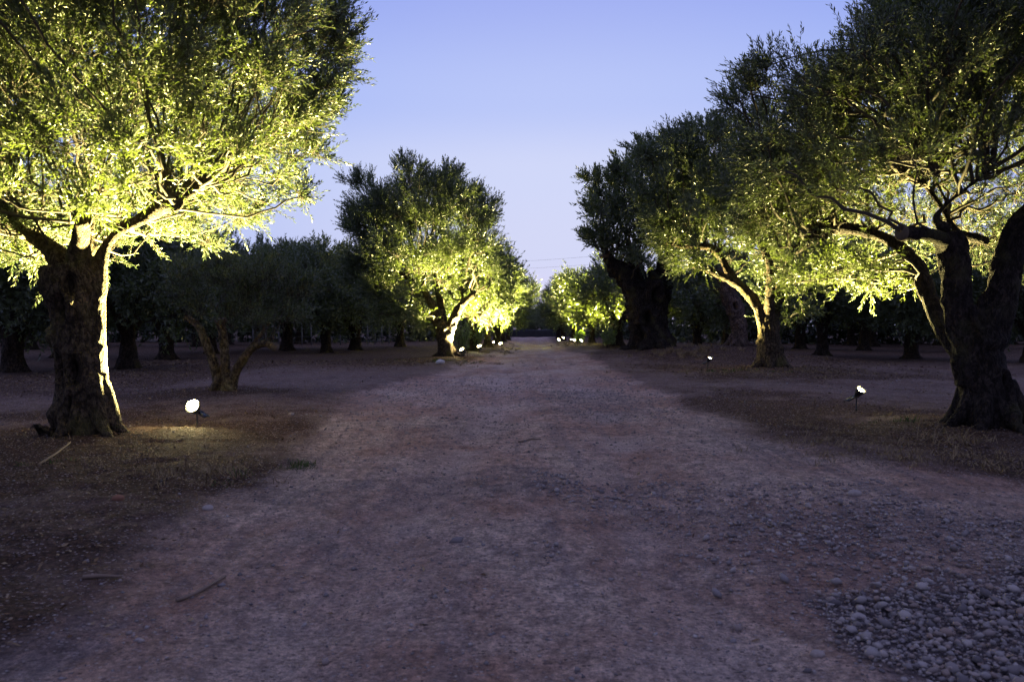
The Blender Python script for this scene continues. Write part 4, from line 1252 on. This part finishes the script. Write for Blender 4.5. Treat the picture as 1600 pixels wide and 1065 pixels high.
sp = [(at(478, 726, 8.25)[0], 8.25, .10, .07, 420, .07), (at(462, 732, 8.0)[0], 8.0, .10, .05, 320, .06), (at(365, 752, 7.4)[0], 7.4, .2, .2, 160, .08), (at(1395, 665, 11)[0], 11, .3, .2, 200, .12),
      (at(50, 735, 8)[0], 8, .25, .2, 200, .06), (at(705, 580, 30)[0], 30.5, 2, 1.2, 900, .1), (at(1175, 590, 23)[0], 23, 1.2, .7, 500, .12)]
x, y, h = tuft_scatter(sp, 41)
v, f, rn = blades(x, y, h, 42, .6, .004)
tag(link('green_weeds', mesh_from('green_weeds', v, f, M_GREEN, False, {'rnd': rn})), 'small green weed tufts at the road edge', kind='stuff')

# sucker shoots and hanging sprig
def shoots(px, py, d, wpx, hpx, n, seed, label, mat=M_SHOOT):
    r = np.random.default_rng(seed)
    p = at(px, py, d); z = Hs(p[0], d); b = np.array([p[0], d, z])
    root = empty('sucker_shrub', b, label, 'shrub')
    W, Hh = wpx / F * d, hpx / F * d
    P0 = b + np.stack([r.normal(0, W * .12, n), r.normal(0, W * .12, n), np.full(n, -.03)], 1)
    P1 = b + np.stack([r.uniform(-W / 2, W / 2, n), r.uniform(-W / 3, W / 3, n), Hh * r.uniform(.45, 1.05, n)], 1)
    t = np.linspace(0, 1, 6)[None, :, None]
    M_ = (P0 + P1) / 2 + [0, 0, Hh * .12]
    PP = (1 - t) ** 2 * P0[:, None] + 2 * t * (1 - t) * M_[:, None] + t ** 2 * P1[:, None]
    v, q = tubes(PP, np.full((n, 6), .008) * (1 - .7 * np.linspace(0, 1, 6)), 4)
    link('stems', mesh_from('stems', v - b, q, M_TWIG, True), root)
    A = PP[:, 1:-1].reshape(-1, 3); D = norm(PP[:, 2:] - PP[:, 1:-1]).reshape(-1, 3)
    L = np.repeat(np.linalg.norm(P1 - P0, axis=1) / 5 * 1.3, 4)
    v, t_, rn = leaf_sprays(r, A, norm(D + r.normal(0, .3, D.shape)), L, 9, .0022 * d + .03, .4, (45, 80))
    link('leaves', mesh_from('leaves', v - b, t_, mat, False, {'rnd': rn}), root)
shoots(722, 558, 36.0, 34, 62, 34, 1, 'leafy sucker shoots behind the lamp of the round-crowned tree')
shoots(745, 548, 43, 26, 40, 26, 2, 'leafy shoots behind the second far left lamp')
shoots(950, 537, 46.5, 26, 30, 22, 3, 'bright green shoots at the foot of the lit tree left of the widest trunk')
shoots(905, 536, 58, 16, 22, 16, 4, 'small shoots behind the far right lamps')

# small things on the ground
def stick(p0, p1, r, label, bends=(0.02,)):
    a = np.array([*p0, Hs(*p0) + r]); c = np.array([*p1, Hs(*p1) + r * 1.5])
    m = (a + c) / 2; m[0] += bends[0]; m[2] = Hs(m[0], m[1]) + r * 1.6
    q1 = (a + m) / 2 + [bends[0] * .4, -bends[0], 0]
    pts = [(*(a - a), r), (*(q1 - a), r * 1.05), (*(m - a), r * .9), (*(c - a), r * .5)]
    v, q, t = closed_tube(pts, 12, 7)
    tag(link('stick', mesh_from('stick', v, [q, t], M_STICK, True), None, a), label, 'stick', 'sticks on the ground')
M_STICK = simple_mat('dry_stick', (.17, .12, .09), .85)
g = lambda px, py: (at(px, py, 1.45 * F / (py - 508))[0], 1.45 * F / (py - 508))
stick(g(276, 942), g(352, 901), .011, 'long thin crooked stick lying on the dark ground at lower left')
stick(g(130, 914), g(190, 912), .012, 'short straight stick at the lower left, left of the crooked one', (.0,))
stick(g(60, 735), g(110, 708), .012, 'grey stick in the litter at the foot of the big left trunk', (.03,))
stick(g(810, 690), g(845, 686), .012, 'dark reddish stick lying in the middle of the road', (.02,))
def rock(px, py, r, label, mat, cat='rock', flat=.6):
    x, y = g(px, py)
    r_ = np.random.default_rng(int(px))
    # subdivide the icosahedron once
    V2 = [tuple(v) for v in ICO_V]; F2 = []; cache = {}
    def midp(i, j):
        k_ = (min(i, j), max(i, j))
        if k_ not in cache:
            m = norm((np.array(V2[i]) + np.array(V2[j])) / 2); cache[k_] = len(V2); V2.append(tuple(m))
        return cache[k_]
    for (a_, b_, c_) in ICO_F.tolist():
        ab, bc_, ca_ = midp(a_, b_), midp(b_, c_), midp(c_, a_)
        F2 += [(a_, ab, ca_), (b_, bc_, ab), (c_, ca_, bc_), (ab, bc_, ca_)]
    V2 = np.array(V2); V2 = V2 * (1 + .22 * fbm(V2 * 1.6, int(px), 2))[:, None] * [1, .8, flat] * r
    tag(link('rock', mesh_from('rock', V2, np.array(F2), mat, False, {'rnd': np.full(len(V2), r_.uniform(.6, .8))}), None, (x, y, Hs(x, y) + r * .25)), label, cat, 'loose rocks')
rock(688, 570, .17, 'white stone beside the foot of the round-crowned tree', simple_mat('white_stone', (.55, .53, .5), .8))
rock(184, 790, .05, 'reddish clod on the dark ground below the big left trunk', simple_mat('red_clod', (.22, .10, .06), .9))
rock(325, 800, .045, 'pale rock at the left road edge', M_STONE)
rock(1342, 967, .040, 'pale angular rock left of the stone heap', M_STONE)
rock(1277, 1025, .034, 'light block-shaped rock near the bottom edge, left of the heap', M_STONE)
rock(1335, 783, .06, 'grey rock where the upper heap meets the track', M_STONE)
rock(455, 655, .05, 'small pale rock on the earth between the nearest left lamp and the road', M_STONE)
